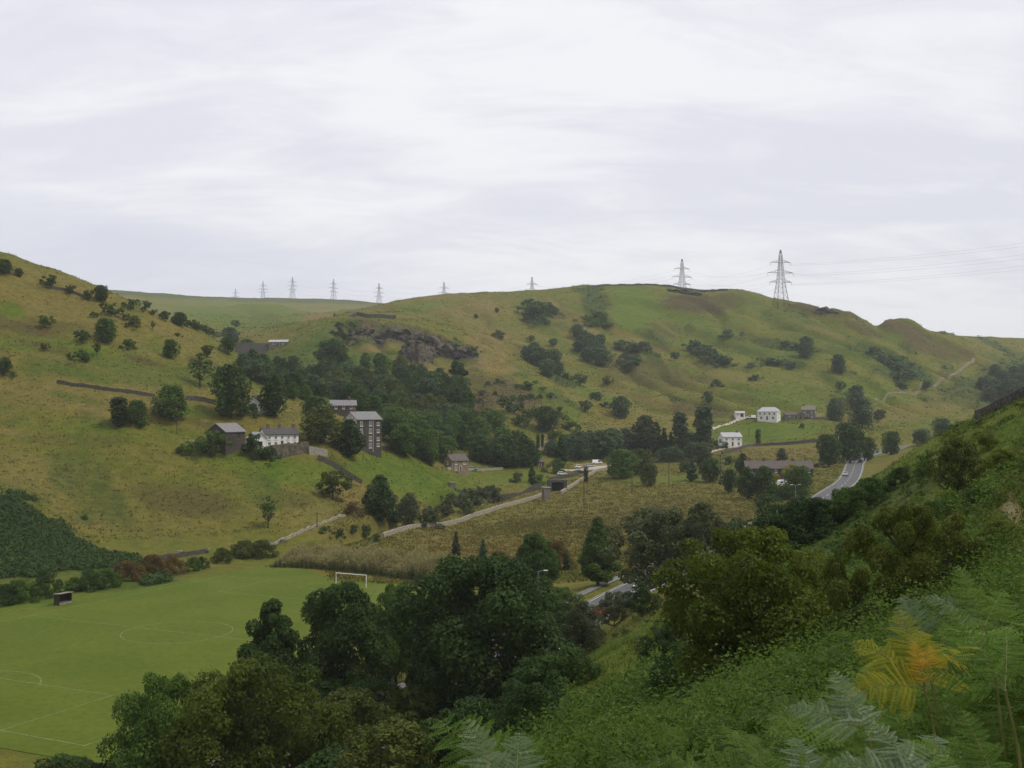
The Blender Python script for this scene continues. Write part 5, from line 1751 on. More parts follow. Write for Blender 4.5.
def car(label, loc, rz, paint, length=4.2, high=1.45, van=False):
    t = thing('van' if van else 'car', label, 'van' if van else 'car', loc, rz)
    hl = length / 2
    if van:
        prof = [(-hl, .35), (-hl, 1.0), (-hl + .03, high), (hl * .45, high), (hl * .72, 1.15), (hl * .98, .95), (hl, .35)]
    else:
        prof = [(-hl, .35), (-hl, .85), (-hl + .25, .95), (-hl + .62, high), (hl * .18, high), (hl * .52, .95), (hl * .94, .82), (hl, .6), (hl, .35)]
    m_ = MB()
    k = len(prof)
    vs = []
    for s_ in (-1, 1):
        for x, z in prof:
            tuck = 0.16 * max(0, (z - .9)) / .55
            vs.append((x, s_ * (.86 - tuck), z))
    m_.add(vs, [tuple(range(k)), tuple(range(2 * k - 1, k - 1, -1))] + [(i, i + k, (i + 1) % k + k, (i + 1) % k) for i in range(k)])
    m_.build('body', paint, t)
    g = MB()
    zb, zt = .98, high - .1
    xs0, xs1 = (hl * .12, hl * .66) if van else (-hl + .42, hl * .47)
    for s_ in (-1, 1):
        y0_, y1_ = s_ * (.86 - .16 * (zb - .9) / .55 + .012), s_ * (.86 - .16 * (zt - .9) / .55 + .012)
        q = [(xs0, y0_, zb), (xs1, y0_, zb), (xs1 - .42, y1_, zt), (xs0 + .22, y1_, zt)]
        g.add(q + [(a[0], a[1] - s_ * .02, a[2]) for a in q], [(0, 1, 2, 3), (7, 6, 5, 4), (0, 4, 5, 1), (1, 5, 6, 2), (2, 6, 7, 3), (3, 7, 4, 0)])
    g.build('side_window', M_CGLASS, t)
    g = MB()
    xf = hl * .62 if van else hl * .50
    q = [(xf + .02, -.74, 1.0), (xf + .02, .74, 1.0), (xf - .36 if not van else xf - .25, .66, high - .08), (xf - .36 if not van else xf - .25, -.66, high - .08)]
    g.add([(a[0] + .03, a[1], a[2] + .02) for a in q] + q, [(0, 1, 2, 3), (7, 6, 5, 4), (0, 4, 5, 1), (1, 5, 6, 2), (2, 6, 7, 3), (3, 7, 4, 0)])
    g.build('windscreen', M_CGLASS, t)
    g = MB()
    xr = -hl + .28
    q = [(xr - .06, .7, 1.0), (xr - .06, -.7, 1.0), (xr + .2, -.62, high - .1), (xr + .2, .62, high - .1)] if not van else [(-hl - .02, .7, 1.0), (-hl - .02, -.7, 1.0), (-hl - .01, -.62, high - .15), (-hl - .01, .62, high - .15)]
    g.add([(a[0] - .03, a[1], a[2] + .02) for a in q] + q, [(0, 1, 2, 3), (7, 6, 5, 4), (0, 4, 5, 1), (1, 5, 6, 2), (2, 6, 7, 3), (3, 7, 4, 0)])
    g.build('rear_window', M_CGLASS, t)
    for x in (-hl * .62, hl * .62):
        for s_ in (-1, 1):
            w = MB()
            w.bar((x, s_ * .68, .31), (x, s_ * .89, .31), .31, k=16)
            wo = w.build('wheel', M_TYRE, t)
            w = MB()
            w.bar((x, s_ * .88, .31), (x, s_ * .905, .31), .19, k=12)
            w.build('rim', M_RIM, wo)
    for s_ in (-1, 1):
        w = MB()
        w.box((hl + .005, s_ * .6, .68), (.05, .36, .16))
        w.build('headlight', M_LAMPW, t)
        w = MB()
        w.box((-hl - .005, s_ * .66, .78), (.05, .28, .18))
        w.build('tail_light', M_LAMPR, t)
    return t


def paint(nm, c):
    return mat(nm, c, .3, scale=.5, rgb2=tuple(v * .92 for v in c), spec=.5)


C_WHITE, C_DARK, C_SILV, C_RED, C_TEAL = paint('car_white', (.8, .8, .8)), paint('car_dark', (.02, .021, .024)), paint('car_silver', (.45, .46, .48)), paint('car_red', (.25, .02, .02)), paint('car_teal', (.22, .38, .38))


def road_at(Yd, lane):
    i = int(np.argmin(np.abs(ROAD[:, 1] - Yd)))
    q = ROAD[i, :2] + rn[i] * lane
    return (q[0], q[1], ROAD[i, 2] + .07), math.atan2(rt[i, 1], rt[i, 0])


l_, a_ = road_at(428, 2.0)
car('silver car coming down the road at the bend', l_, a_ + pi, C_SILV)
l_, a_ = road_at(492, -1.8)
car('dark car driving away on the road at the bend', l_, a_, C_DARK)
l_, a_ = road_at(203, -2.0)
car('white car half hidden behind the airy tree on the lower road', l_, a_, C_WHITE)
l_, a_ = road_at(186, -1.6)
car('red car glimpsed through the willow on the lower road', l_, a_, C_RED)
for (px_, py_, ang, c_, lb, vn) in ((579, 468, 20, C_WHITE, 'white car at the front of the car park', False), (597, 464, 10, C_WHITE, 'white van at the back of the car park', True),
                                   (580, 473.5, 15, C_DARK, 'dark car by the wall of the car park', False), (590, 467, 30, C_SILV, 'silver car in the middle of the car park', False),
                                   (562, 475, 5, C_WHITE, 'white car behind the dark culvert wall', False), (473, 470, 10, C_TEAL, 'teal car parked in front of the brown stone house', False),
                                   (755, 418.5, 0, C_WHITE, 'white van parked beside the upper white farmhouse', True), (749.5, 418.5, 8, C_WHITE, 'white car between the garage and the farmhouse', False),
                                   (724, 448.5, 10, C_DARK, 'dark car left of the lower white house', False)):
    car(lb, at(px_, py_, 250), radians(ang), c_, 4.8 if vn else 4.2, 2.0 if vn else 1.45, vn)
# caravan
b_ = at(784, 487, 300)
cvn = thing('caravan', 'white caravan behind the dark hedge at the terrace', 'caravan', b_, radians(8))
m_ = MB()
pr = [(-2.2, .5), (-2.35, 1.3), (-2.1, 2.3), (-1.5, 2.55), (1.5, 2.55), (2.0, 2.3), (2.3, 1.2), (2.1, .5)]
k = len(pr)
m_.add([(x, s_ * 1.05, z) for s_ in (-1, 1) for x, z in pr], [tuple(range(k)), tuple(range(2 * k - 1, k - 1, -1))] + [(i, i + k, (i + 1) % k + k, (i + 1) % k) for i in range(k)])
m_.build('body', C_WHITE, cvn)
for xx in (-1.2, 1.1):
    m_ = MB()
    m_.box((xx, -1.06, 1.75), (1.0, .05, .6))
    m_.build('window', M_CGLASS, cvn)
m_ = MB()
m_.box((0, -1.06, 1.45), (.6, .05, 1.7))
m_.build('door', M_FRAME, cvn)
for s_ in (-1, 1):
    m_ = MB()
    m_.bar((0.1, s_ * .85, .3), (0.1, s_ * 1.04, .3), .3, k=14)
    m_.build('wheel', M_TYRE, cvn)

# ------------------------------------------------------------------ poles and street lamps
M_POLE = mat('pole_wood', (0.075, 0.062, 0.05), .95, scale=4, rgb2=(.05, .042, .036))
M_STEEL = mat('galvanised_steel', (0.33, 0.34, 0.35), .5, metal=.3, scale=3, rgb2=(.27, .28, .29))
M_LAMP = mat('lamp_head', (0.72, 0.72, 0.70), .4, scale=3, rgb2=(.62, .62, .6))
M_INS = mat('insulator', (0.25, 0.27, 0.27), .3, scale=3)


def tpole(px, py, hpx, label, y0=150):
    b_ = at(px, py, y0)
    h = hpx * b_[1] / FPX
    t = thing('telegraph_pole', label, 'pole', b_, radians(15), 'telegraph poles in the valley')
    m_ = MB()
    m_.bar((0, 0, -.5), (0, 0, h), .16, .11, k=8)
    m_.build('shaft', M_POLE, t)
    m_ = MB()
    m_.box((0, .14, h - .5), (1.6, .1, .12))
    ca = m_.build('crossarm', M_POLE, t)
    for xx in (-.7, .7):
        m_ = MB()
        m_.bar((xx, .14, h - .44), (xx, .14, h - .26), .06, .04, k=6)
        m_.build('insulator', M_INS, ca)


tpole(669, 487, 30, 'telegraph pole in the rough meadow left of the shaggy conifer', 300)
tpole(720.5, 485, 31, 'telegraph pole in the rough meadow right of the dark round tree', 300)
tpole(805, 475, 20, 'telegraph pole at the right end of the terrace', 300)
tpole(584, 507, 42, 'tall dark telegraph pole standing alone in the meadow near the culvert', 250)
tpole(632, 493, 18, 'short telegraph pole in the meadow before the round green trees', 250)
tpole(177, 434, 17, 'telegraph pole on the grass in front of the big green tree')
tpole(317, 527, 15, 'telegraph pole beside the pale tumbled wall')
tpole(741, 470, 20, 'telegraph pole at the left gable of the terrace', 300)
tpole(749, 437, 9, 'slender pole in the bright field left of the cypress', 300)


def lamp(px, top, Yd, label, arms=(1,), rz=0.0):
    x = (px - 512) / FPX * Yd
    z = h1(x, Yd)
    zt = P(px, top, Yd)[2]
    h = max(3, zt - z)
    t = thing('street_lamp', label, 'street lamp', (x, Yd, z), rz, 'street lamps along the road')
    m_ = MB()
    m_.bar((0, 0, -.4), (0, 0, 1.2), .11, k=8)
    m_.bar((0, 0, 1.2), (0, 0, h), .075, .05, k=8)
    m_.build('post', M_STEEL, t)
    for s_ in arms:
        m_ = MB()
        m_.tube([(0, 0, h - .15), (s_ * .4, 0, h + .02), (s_ * 1.0, 0, h + .08)], [.045, .04, .035], 6)
        a_ = m_.build('arm', M_STEEL, t)
        m_ = MB()
        m_.add([(s_ * .95, -.14, h + .04), (s_ * 1.7, -.1, h + .06), (s_ * 1.7, .1, h + .06), (s_ * .95, .14, h + .04), (s_ * .95, -.1, h + .2), (s_ * 1.6, -.06, h + .18), (s_ * 1.6, .06, h + .18), (s_ * .95, .1, h + .2)],
               [(3, 2, 1, 0), (4, 5, 6, 7), (0, 1, 5, 4), (1, 2, 6, 5), (2, 3, 7, 6), (3, 0, 4, 7)])
        m_.build('lamp_head', M_LAMP, a_)


lamp(538, 571, 186, 'street lamp with one arm in front of the bright green round tree')
lamp(632, 575, 172, 'double armed street lamp beside the large airy tree', (-1, 1), radians(40))
lamp(412, 613, 152, 'street lamp half hidden between the dark belt trees, its head pale')
lamp(795, 485, 330, 'double armed street lamp where the road meets the terrace', (-1, 1), radians(10))
lamp(825, 450, 470, 'street lamp against the left of the three tall trees', (1,), radians(30))
lamp(845, 443, 520, 'street lamp against the tallest tree at the road bend', (1,), radians(30))
lamp(858, 449, 545, 'street lamp under the right of the three tall trees', (1,), radians(30))

# ------------------------------------------------------------------ pylons and their wires
M_PYL = mat('pylon_steel', (0.07, 0.074, 0.078), .85, scale=.3, rgb2=(.055, .058, .062), spec=.05)


def pylon_meshes():
    h = 50.0
    def half(z):
        return np.interp(z, [0, 20, 39, 45, 50], [5.6, 2.9, 1.45, 1.15, .35])
    tw = MB()
    lv = [0, 6, 11.5, 16, 20, 23.5, 26.5, 29, 32, 35, 37.5, 39, 42, 45, 50]
    for a, c in zip(lv[:-1], lv[1:]):
        ha, hc = half(a), half(c)
        ca = [(-ha, -ha, a), (ha, -ha, a), (ha, ha, a), (-ha, ha, a)]
        cc = [(-hc, -hc, c), (hc, -hc, c), (hc, hc, c), (-hc, hc, c)]
        for i in range(4):
            j = (i + 1) % 4
            tw.bar(ca[i], cc[i], .24 if a < 20 else .18)
            tw.bar(ca[i], cc[j], .085)
            tw.bar(ca[j], cc[i], .085)
            tw.bar(cc[i], cc[j], .085)
    for x, y in ((-5.6, -5.6), (5.6, -5.6), (5.6, 5.6), (-5.6, 5.6)):
        tw.bar((x, y, -4), (x, y, .1), .4)
    arms, ins = [], []
    for z, ln in ((20.5, 10.6), (29, 12.6), (38.5, 9.8)):
        hw = half(z)
        for s_ in (-1, 1):
            m_ = MB()
            tip = (s_ * ln, 0, z)
            for y in (-hw, hw):
                m_.bar((s_ * hw, y, z), tip, .14)
                m_.bar((s_ * hw, y, z + 2.4), tip, .14)
            for f_ in (.3, .6):
                xa = s_ * (hw + (ln - hw) * f_)
                m_.bar((xa, -hw * (1 - f_), z), (xa, 0, z + 2.4 * (1 - f_)), .09)
                m_.bar((xa, hw * (1 - f_), z), (xa, 0, z + 2.4 * (1 - f_)), .09)
                m_.bar((xa, -hw * (1 - f_), z), (xa, hw * (1 - f_), z), .09)
            q = MB()
            q.bar((s_ * ln, 0, z), (s_ * ln, 0, z - 2.6), .16, k=6)
            ins.append(q)
            arms.append(m_)
    return tw, arms, ins, [(s_ * ln, z - 2.6) for z, ln in ((20.5, 10.6), (29, 12.6), (38.5, 9.8)) for s_ in (-1, 1)]


tw, arms, ins, tips = pylon_meshes()
pr0 = None
PYL = []
for px_, top, Yd, lb in ((780.5, 250, 985, 'largest lattice pylon standing whole on the crest at the right'),
                         (682, 259, 1250, 'second largest pylon rising behind the middle of the crest'),
                         (532, 277, 1700, 'pylon with only its top showing behind the straw slope crest'),
                         (444, 282, 2030, 'small pylon, tip only, over the left shoulder of the main hill'),
                         (379, 283, 2280, 'far pylon where the main hill meets the distant moor'),
                         (333.5, 279, 2450, 'far pylon second from the left shoulder of the main hill, on the moor'),
                         (292.5, 277, 2500, 'tallest looking far pylon in the middle of the moor row'),
                         (263, 281, 2700, 'far pylon left of the middle of the moor row'),
                         (235.5, 289, 3000, 'farthest and smallest pylon at the left end of the moor row')):
    x, y, z = P(px_, top, Yd)
    if pr0 is None:
        pr0 = thing('pylon', lb, 'pylon', (0, 0, 0), 0, 'pylons along the skyline')
        tw.build('tower', M_PYL, pr0)
        for a_ in arms:
            a_.build('crossarm', M_PYL, pr0)
        for q in ins:
            q.build('insulator', M_INS, pr0)
        o = pr0
    else:
        o = copy_tree(pr0)
        o['label'] = lb
    o.location = (x, y, z - 50.0)
    PYL.append((o, x, y, z - 50.0))
dirs = []
pts_ = [(p[1], p[2]) for p in PYL]
END = P(1560, 150, 640)
ext = [(END[0], END[1])] + pts_ + [(2 * pts_[-1][0] - pts_[-2][0], 2 * pts_[-1][1] - pts_[-2][1])]
for i, (o, x, y, z) in enumerate(PYL):
    d_ = np.array(ext[i + 2]) - np.array(ext[i])
    a_ = math.atan2(d_[1], d_[0]) + pi / 2
    if i == 0:
        a_ = pi + radians(10)
    # arms across the line, but never quite edge on to the valley
    o.rotation_euler = (0, 0, a_)
    dirs.append(a_)
M_WIRE = mat('wire', (0.16, 0.17, 0.18), .5, metal=.4)
for k, (tx, tz) in enumerate(tips):
    nodes = []
    a0 = dirs[0]
    nodes.append((END[0] + cos(a0) * tx, END[1] + sin(a0) * tx, END[2] - 50 + tz + 20))
    for (o, x, y, z), a_ in zip(PYL, dirs):
        nodes.append((x + cos(a_) * tx, y + sin(a_) * tx, z + tz))
    path = []
    for i, (p, q) in enumerate(zip(nodes[:-1], nodes[1:])):
        sag = 15 if i == 0 else 9
        for t in np.linspace(0, 1, 14, endpoint=False):
            path.append((p[0] + (q[0] - p[0]) * t, p[1] + (q[1] - p[1]) * t, p[2] + (q[2] - p[2]) * t - 4 * sag * t * (1 - t)))
    path.append(nodes[-1])
    m_ = MB()
    m_.tube(path, [.045] * len(path), 4)
    m_.build('power_cable', M_WIRE, label='thin overhead cable strung from pylon to pylon along the skyline', cat='cable', group='overhead cables between the pylons')

# ------------------------------------------------------------------ quarry rock faces
M_ROCK = mat('quarry_rock', (0.110, 0.090, 0.066), 0.95, scale=.5, rgb2=(0.026, 0.024, 0.022), bump=1.0)
def outcrop(pts, hs, label, seed, y0=500):
    rg_ = np.random.default_rng(seed)
    g = smooth_line([(p_ if len(p_) == 3 else at(p_[0], p_[1], y0)) + (h_,) for p_, h_ in zip(pts, hs)], 2.2)
    m_ = MB()
    R = 7
    vs = []
    t = np.gradient(g[:, :2], axis=0)
    t /= np.linalg.norm(t, axis=1)[:, None] + 1e-9
    prev = np.zeros(R)
    for i in range(len(g)):
        nx, ny = t[i, 1], -t[i, 0]
        if ny > 0:
            nx, ny = -nx, -ny
        if i % 2 == 0:
            prev = rg_.uniform(-1.7, 1.7, R)
        h = g[i, 3] * rg_.uniform(.6, 1.1)
        for j in range(R):
            f_ = j / (R - 1)
            out_ = 1.6 * (1 - f_) + prev[j] - (2.5 if j == R - 1 else 0)
            vs.append((g[i, 0] + nx * out_, g[i, 1] + ny * out_, g[i, 2] - 1.5 + (h + 1.5) * min(1, f_ * 1.1)))
    fs = [(i * R + j, i * R + j + 1, (i + 1) * R + j + 1, (i + 1) * R + j) for i in range(len(g) - 1) for j in range(R - 1)]
    b0 = len(vs)
    for i in range(len(g)):                     # back of the rock, inside the hill
        vs.append((g[i, 0], g[i, 1] + 5, g[i, 2] - 2))
    fs += [(i * R + R - 1, b0 + i, b0 + i + 1, (i + 1) * R + R - 1) for i in range(len(g) - 1)]
    m_.add(vs, fs)
    return m_.build('rock_outcrop', M_ROCK, label=label, cat='rock')


def rim_pts(a_, b_, k):
    o_ = []
    for q in np.linspace(a_, b_, k):
        yd = float(np.interp(q, RIMX, RIMY)) - 5.0
        x_ = (q - 512) / FPX * yd
        o_.append(((x_, yd, h1(x_, yd)), float(np.interp(q, RIMX, RIMD))))
    return o_
for a_, b_, lb, sd_ in ((340, 374, 'dark rock face at the left end of the quarry rim', 1), (376, 424, 'long dark rock face under the flat middle of the quarry rim', 2), (426, 476, 'dark rock face stepping down the right end of the quarry rim', 4)):
    pts2 = rim_pts(a_, b_, 9)
    outcrop([p_[0] for p_ in pts2], [max(1.5, p_[1] * .92) for p_ in pts2], lb, sd_)
outcrop([(402, 352), (411, 359), (421, 363), (430, 362), (436, 355)], (5, 11, 13, 11, 5), 'lower dark rock face in the middle of the quarry spur', 3)
outcrop([(815, 311), (826, 312), (838, 314)], (3, 5, 2), 'dark rocky edge on the crest right of the largest pylon', 5)
outcrop([(668, 291), (685, 294), (702, 295.5)], (3, 5, 2), 'dark rocky edge on the crest below the second pylon', 6)
# ------------------------------------------------------------------ ground cover that nobody could count
ZC = np.array(((.080, .112, .022), (.165, .130, .056), (.036, .066, .018), (.09, .085, .07), (.15, .13, .07), (.072, .060, .030), (.056, .094, .020), (.1, .13, .024)))
ZB = np.array((.104, .106, .032))
M_TUFT = bpy.data.materials.new('tussock')
M_TUFT.use_nodes = True
n = N(M_TUFT.node_tree)
o = n.new('ShaderNodeOutputMaterial')
b = n.new('ShaderNodeBsdfPrincipled')
b.inputs['Roughness'].default_value = .8
b.inputs['Specular IOR Level'].default_value = .12
t = n.new('ShaderNodeBsdfTranslucent')
vc = n.new('ShaderNodeVertexColor', layer_name='col')
n.link(vc.outputs[0], b.inputs['Base Color'])
n.link(vc.outputs[0], t.inputs[0])
mx = n.new('ShaderNodeMixShader')
mx.inputs[0].default_value = .45
n.link(b.outputs[0], mx.inputs[1])
n.link(t.outputs[0], mx.inputs[2])
n.link(mx.outputs[0], o.inputs[0])


def sample(rg, count, pxr, yr, keep=None, power=0.0):
    px = rg.uniform(pxr[0], pxr[1], count)
    y = np.exp(rg.uniform(math.log(yr[0]), math.log(yr[1]), count))
    x = (px - 512) / FPX * y
    z = H(x, y)
    q = np.stack((x - PC[0], y - PC[1]), 1)
    ok = ~((np.abs(q @ PA) < PL + 5) & (np.abs(q @ PN) < PW + 5))
    dr, _ = poly_dist(x, y, ROAD)
    ok &= dr > RW + .6
    dr, _ = poly_dist(x, y, CANAL)
    ok &= dr > 4
    w = paint_zones(x, y, z)
    ok &= (w[:, 4] < .4)
    if keep is not None:
        ok &= keep(x, y, z, w)
    return x[ok], y[ok], z[ok], w[ok]


def tufts(name, rg, x, y, z, w, k, h, wd, spread, vary=.4, lean=.5):
    m = len(x)
    col = ZB * np.clip(1 - w.sum(1), 0, 1)[:, None] + w @ ZC
    col = 1.25 * col * np.array((.84, .82, .60)) * rg.uniform(1 - vary, 1 + vary, (m, 1)) * rg.uniform(.88, 1.12, (m, 3))
    p = np.repeat(np.stack((x, y, z), 1), k, 0)
    M = m * k
    sc = np.repeat(rg.uniform(.6, 1.4, m), k)
    p[:, :2] += rg.normal(size=(M, 2)) * spread * sc[:, None]
    p[:, 2] -= .12 * h
    a = rg.uniform(0, 2 * pi, M)
    s = np.stack((np.cos(a), np.sin(a), np.zeros(M)), 1) * (wd / 2 * sc)[:, None]
    tip = p + np.stack((rg.normal(size=M) * lean * h, rg.normal(size=M) * lean * h, rg.uniform(.6, 1.2, M) * h), 1) * sc[:, None]
    V = np.stack((p - s, p + s, tip), 1).reshape(-1, 3)
    F = np.arange(3 * M).reshape(M, 3)
    C = np.repeat(col, 3 * k, 0)
    C = np.column_stack((C, np.ones(len(C))))
    link(name, mesh_np(name, V, F, M_TUFT, attrs={'col': ('FLOAT_COLOR', C)}), kind='stuff')


rg = np.random.default_rng(11)
flat = lambda x, y, z, w: z < y * .012 + 8
x, y, z, w = sample(rg, 42000, (330, 860), (225, 560), lambda x, y, z, w: (z < 21) & (w[:, 0] < .6))
tufts('meadow_grass', rg, x, y, z, w, 5, .42, .28, .45, .35)
x, y, z, w = sample(rg, 22000, (-40, 480), (215, 520), lambda x, y, z, w: (z > 3) & (w[:, 2] < .5))
tufts('hill_grass', rg, x, y, z, w, 3, .3, .45, .5, .22)
x, y, z, w = sample(rg, 28000, (190, 1040), (500, 1150), lambda x, y, z, w: (z > 18) & (w[:, 0] < .85))
tufts('moor_grass', rg, x, y, z, w, 3, .5, 1.0, 1.0, .25)


def clumps(name, rg, x, y, z, k, size, rad, hgt, material, flat_=.5, vary=(.6, 1.35), tv=.6):
    m = len(x)
    M = m * k
    c = np.repeat(np.stack((x, y, z), 1), k, 0)
    sc = np.repeat(rg.uniform(*vary, m), k)
    d = rg.normal(size=(M, 3))
    d /= np.linalg.norm(d, axis=1)[:, None]
    d[:, 2] = np.abs(d[:, 2])
    pos = c + d * np.array((rad, rad, hgt)) * (sc * rg.uniform(.55, 1, M))[:, None]
    nor = d * .5 + rg.normal(size=(M, 3)) * .45 + np.array((0, -.1, flat_))
    nor /= np.linalg.norm(nor, axis=1)[:, None]
    tint = np.repeat(rg.uniform(0, tv, m), k) + rg.uniform(0, .4, M)
    V, F, T = leaf_quads(rg, pos, nor, size * np.clip(sc, .7, 1.3), tint, .5)
    link(name, mesh_np(name, V, F, material, attrs={'tint': ('FLOAT', T)}), kind='stuff')


L_BRACK = leaf_material('bracken_leaf', (0.026, 0.052, 0.013), (0.062, 0.100, 0.024), .25)
L_BRACKN = leaf_material('bracken_near', (0.020, 0.046, 0.007), (0.092, 0.148, 0.022), .3, .06)
x, y, z, w = sample(rg, 30000, (-80, 170), (200, 310), lambda x, y, z, w: w[:, 2] > .64)
clumps('bracken_slope', rg, x, y, z, 8, .34, .75, 1.1, L_BRACK)
x, y, z, w = sample(rg, 14000, (330, 1040), (480, 1200), lambda x, y, z, w: w[:, 2] > .45)
clumps('hill_bracken', rg, x, y, z, 6, .9, 1.6, 1.5, L_BRACK)
# the near slope
right = lambda x, y, z, w: x > .40 * y - 62
x, y, z, w = sample(rg, 17000, (380, 1200), (13, 165), lambda x, y, z, w: right(x, y, z, w) & (w[:, 2] > .35))
clumps('slope_bracken', rg, x, y, z, 16, np.repeat(np.clip(y * .0017, .05, .2), 16), .42, .55, L_BRACKN)
x, y, z, w = sample(rg, 100000, (380, 1200), (7, 190), lambda x, y, z, w: right(x, y, z, w) & (w[:, 2] < .7))
tufts('slope_grass', rg, x, y, z, w, 5, .30, .055, .18, .35, .5)
x, y, z, w = sample(rg, 8000, (380, 1200), (20, 160), lambda x, y, z, w: right(x, y, z, w) & (w[:, 2] < .4) & (vnoise(x / 6, y / 6, 77) > .5))
clumps('slope_scrub', rg, x, y, z, 18, np.repeat(np.clip(y * .0017, .05, .2), 18), .5, .5, L_FRESH)
# reeds behind the far goal line
A0, A1 = np.array(P(268, 562, 256)[:2]), np.array(P(470, 585, 219)[:2])
M = 9500
t = rg.uniform(0, 1, M)
off = rg.uniform(0, 1, M) ** .8 * 9 + 0.0
dv = (A1 - A0) / np.linalg.norm(A1 - A0)
nv = np.array((-dv[1], dv[0]))
c = A0 + (A1 - A0) * t[:, None] + nv * off[:, None] + rg.normal(size=(M, 2)) * .3
zz = H(c[:, 0], c[:, 1])
hh = (3.2 + 1.0 * t + fbm(c[:, 0] / 4, c[:, 1] / 4, 3, 5) * 2.2) * rg.uniform(.6, 1.15, M) * sstep(0, .06, t) * (1 - .6 * sstep(.9, 1, t)) * np.clip(.72 + off / 9, 0, 1)
hh = np.maximum(hh, .5)
K = 13
pos = np.repeat(np.column_stack((c, zz)), K, 0)
f = np.tile(np.linspace(.06, 1, K), M)
pos[:, 2] += f * np.repeat(hh, K)
pos[:, :2] += rg.normal(size=(M * K, 2)) * .16
nor = np.stack((rg.normal(size=M * K), -np.abs(rg.normal(size=M * K)) - .2, rg.uniform(.2, 1.3, M * K)), 1)
nor /= np.linalg.norm(nor, axis=1)[:, None]
tint = f ** 1.6 * .85 + rg.uniform(-.15, .25, M * K)
V, F, TT = leaf_quads(rg, pos, nor, .24, tint, .45)
link('reed_bed', mesh_np('reed_bed', V, F, L_HEDGE, attrs={'tint': ('FLOAT', TT)}), kind='stuff')

# shrubs along the left and far edge of the field
for px_, py_, h_, w_, lf, lb in ((128, 584, 22, 1.0, L_RUST, 'rust brown bush, left of three at the far left edge of the field'), (152, 580, 24, 1.0, L_RUST, 'largest rust brown bush at the far left edge of the field'),
                                (172, 577, 20, .8, L_RUST, 'rust brown bush right of the largest one at the field edge'), (193, 574, 15, .9, L_MID, 'bright green shrub right of the rust brown bushes'),
                                (202, 571, 12, .8, L_DARK, 'dark shrub beside the bright green one at the field edge'), (222, 565, 15, 1.0, L_OLIVE, 'olive shrub at the far corner of the field'),
                                (246, 560, 18, 1.2, L_OLIVE, 'olive tan bush at the left end of the reeds'), (262, 560, 18, 1.0, L_OLIVE, 'olive tan bush merging into the reeds'),
                                (45, 600, 30, .7, L_DARK, 'dark narrow shrub just left of the dugout'), (90, 593, 22, 1.0, L_DARK, 'dark shrub right of the dugout'), (108, 590, 20, .9, L_MID, 'green shrub between the dugout and the rust brown bushes'),
                                (20, 605, 24, 1.1, L_MID, 'green shrub at the left edge of the field'), (3, 608, 22, 1.1, L_DARK, 'dark shrub at the left frame edge beside the field'), (75, 594, 15, .9, L_MID, 'low green shrub behind the dugout')):
    b_ = at(px_, py_ - 3, 190)
    plant('bigbush', b_, h_ * b_[1] / FPX, 'bush', lb, 'bush', leaf=lf, wide=w_)

# ------------------------------------------------------------------ foreground bracken
def frond_mesh(seed, L, pairs, wide, droop, leafmat, stemmat, curl=0.0, fine=1.0):
    """bracken frond: stalk along +x, blade lying across z, every pinna set with pairs of pinnules"""
    rg = np.random.default_rng(seed)
    V, F, MI, T = [], [], [], []
    def quad(a, b_, c_, d_, mi, tint):
        k = len(V)
        V.extend((a, b_, c_, d_))
        F.append((k, k + 1, k + 2, k + 3))
        MI.append(mi)
        T.extend((tint,) * 4)
    def spine(s):
        a = droop * s
        return np.array((L * (math.sin(a) / droop if droop else s), 0, L * ((math.cos(a) - 1) / droop if droop else 0))), np.array((cos(a), 0, -sin(a))), np.array((sin(a), 0, cos(a)))
    for i in range(24):
        p, tx, up = spine(i / 24)
        q, _, _ = spine((i + 1) / 24)
        r = .0042 * (1 - .75 * i / 24)
        for s_ in ((0, 1, 0), (0, 0, 1)):
            s_ = np.array(s_) * r
            quad(p - s_, p + s_, q + s_ * .95, q - s_ * .95, 1, .5)
    for i in range(pairs):
        s = .16 + .82 * (i / pairs) ** .92
        p, tx, up = spine(s)
        pl0 = wide * L * (1 - ((s - .16) / .86)) ** .85 * (0.62 + .38 * min(1, (s - .05) / .25))
        for sd_ in (-1, 1):
            if rg.uniform() < .05:
                continue
            jit = rg.uniform(-.2, .2)
            pl_ = pl0 * rg.uniform(.78, 1.12)
            dirv = np.array((0, sd_, 0)) * cos(.42 + jit) + tx * sin(.42 + jit) + up * rg.uniform(-.3, .3)
            dirv /= np.linalg.norm(dirv)
            nn = np.cross(dirv, np.cross(up, dirv))
            nn /= np.linalg.norm(nn)
            side = np.cross(nn, dirv)
            m = max(4, int(pl_ / (.016 * fine)))
            tb = rg.uniform(.1, .6)
            pd = rg.uniform(.15, .6)
            for j in range(m):
                u = (j + .5) / m
                c_ = p + dirv * pl_ * u - nn * pd * pl_ * u * u * .5
                ll = .27 * pl_ * (1 - u) ** .8 * (.5 + .5 * min(1, u * 5)) + .006
                ll = min(ll, .06)
                ww = pl_ / m * .5
                tn = tb + rg.uniform(0, .4)
                for s2 in (-1, 1):
                    dd_ = side * s2 * .93 + dirv * .37
                    tip = c_ + dd_ * ll - nn * ll * rg.uniform(.0, .35)
                    mid = c_ + dd_ * ll * .45
                    quad(c_, mid + dirv * ww, tip, mid - dirv * ww, 0, tn)
            e = p + dirv * pl_ - nn * pd * pl_ * .5
            quad(p - side * .0014, p + side * .0014, e + side * .0006, e - side * .0006, 1, .5)
    return mesh_np(f'frond_{seed}', np.array(V), np.array(F), [leafmat, stemmat], MI, attrs={'tint': ('FLOAT', T)})


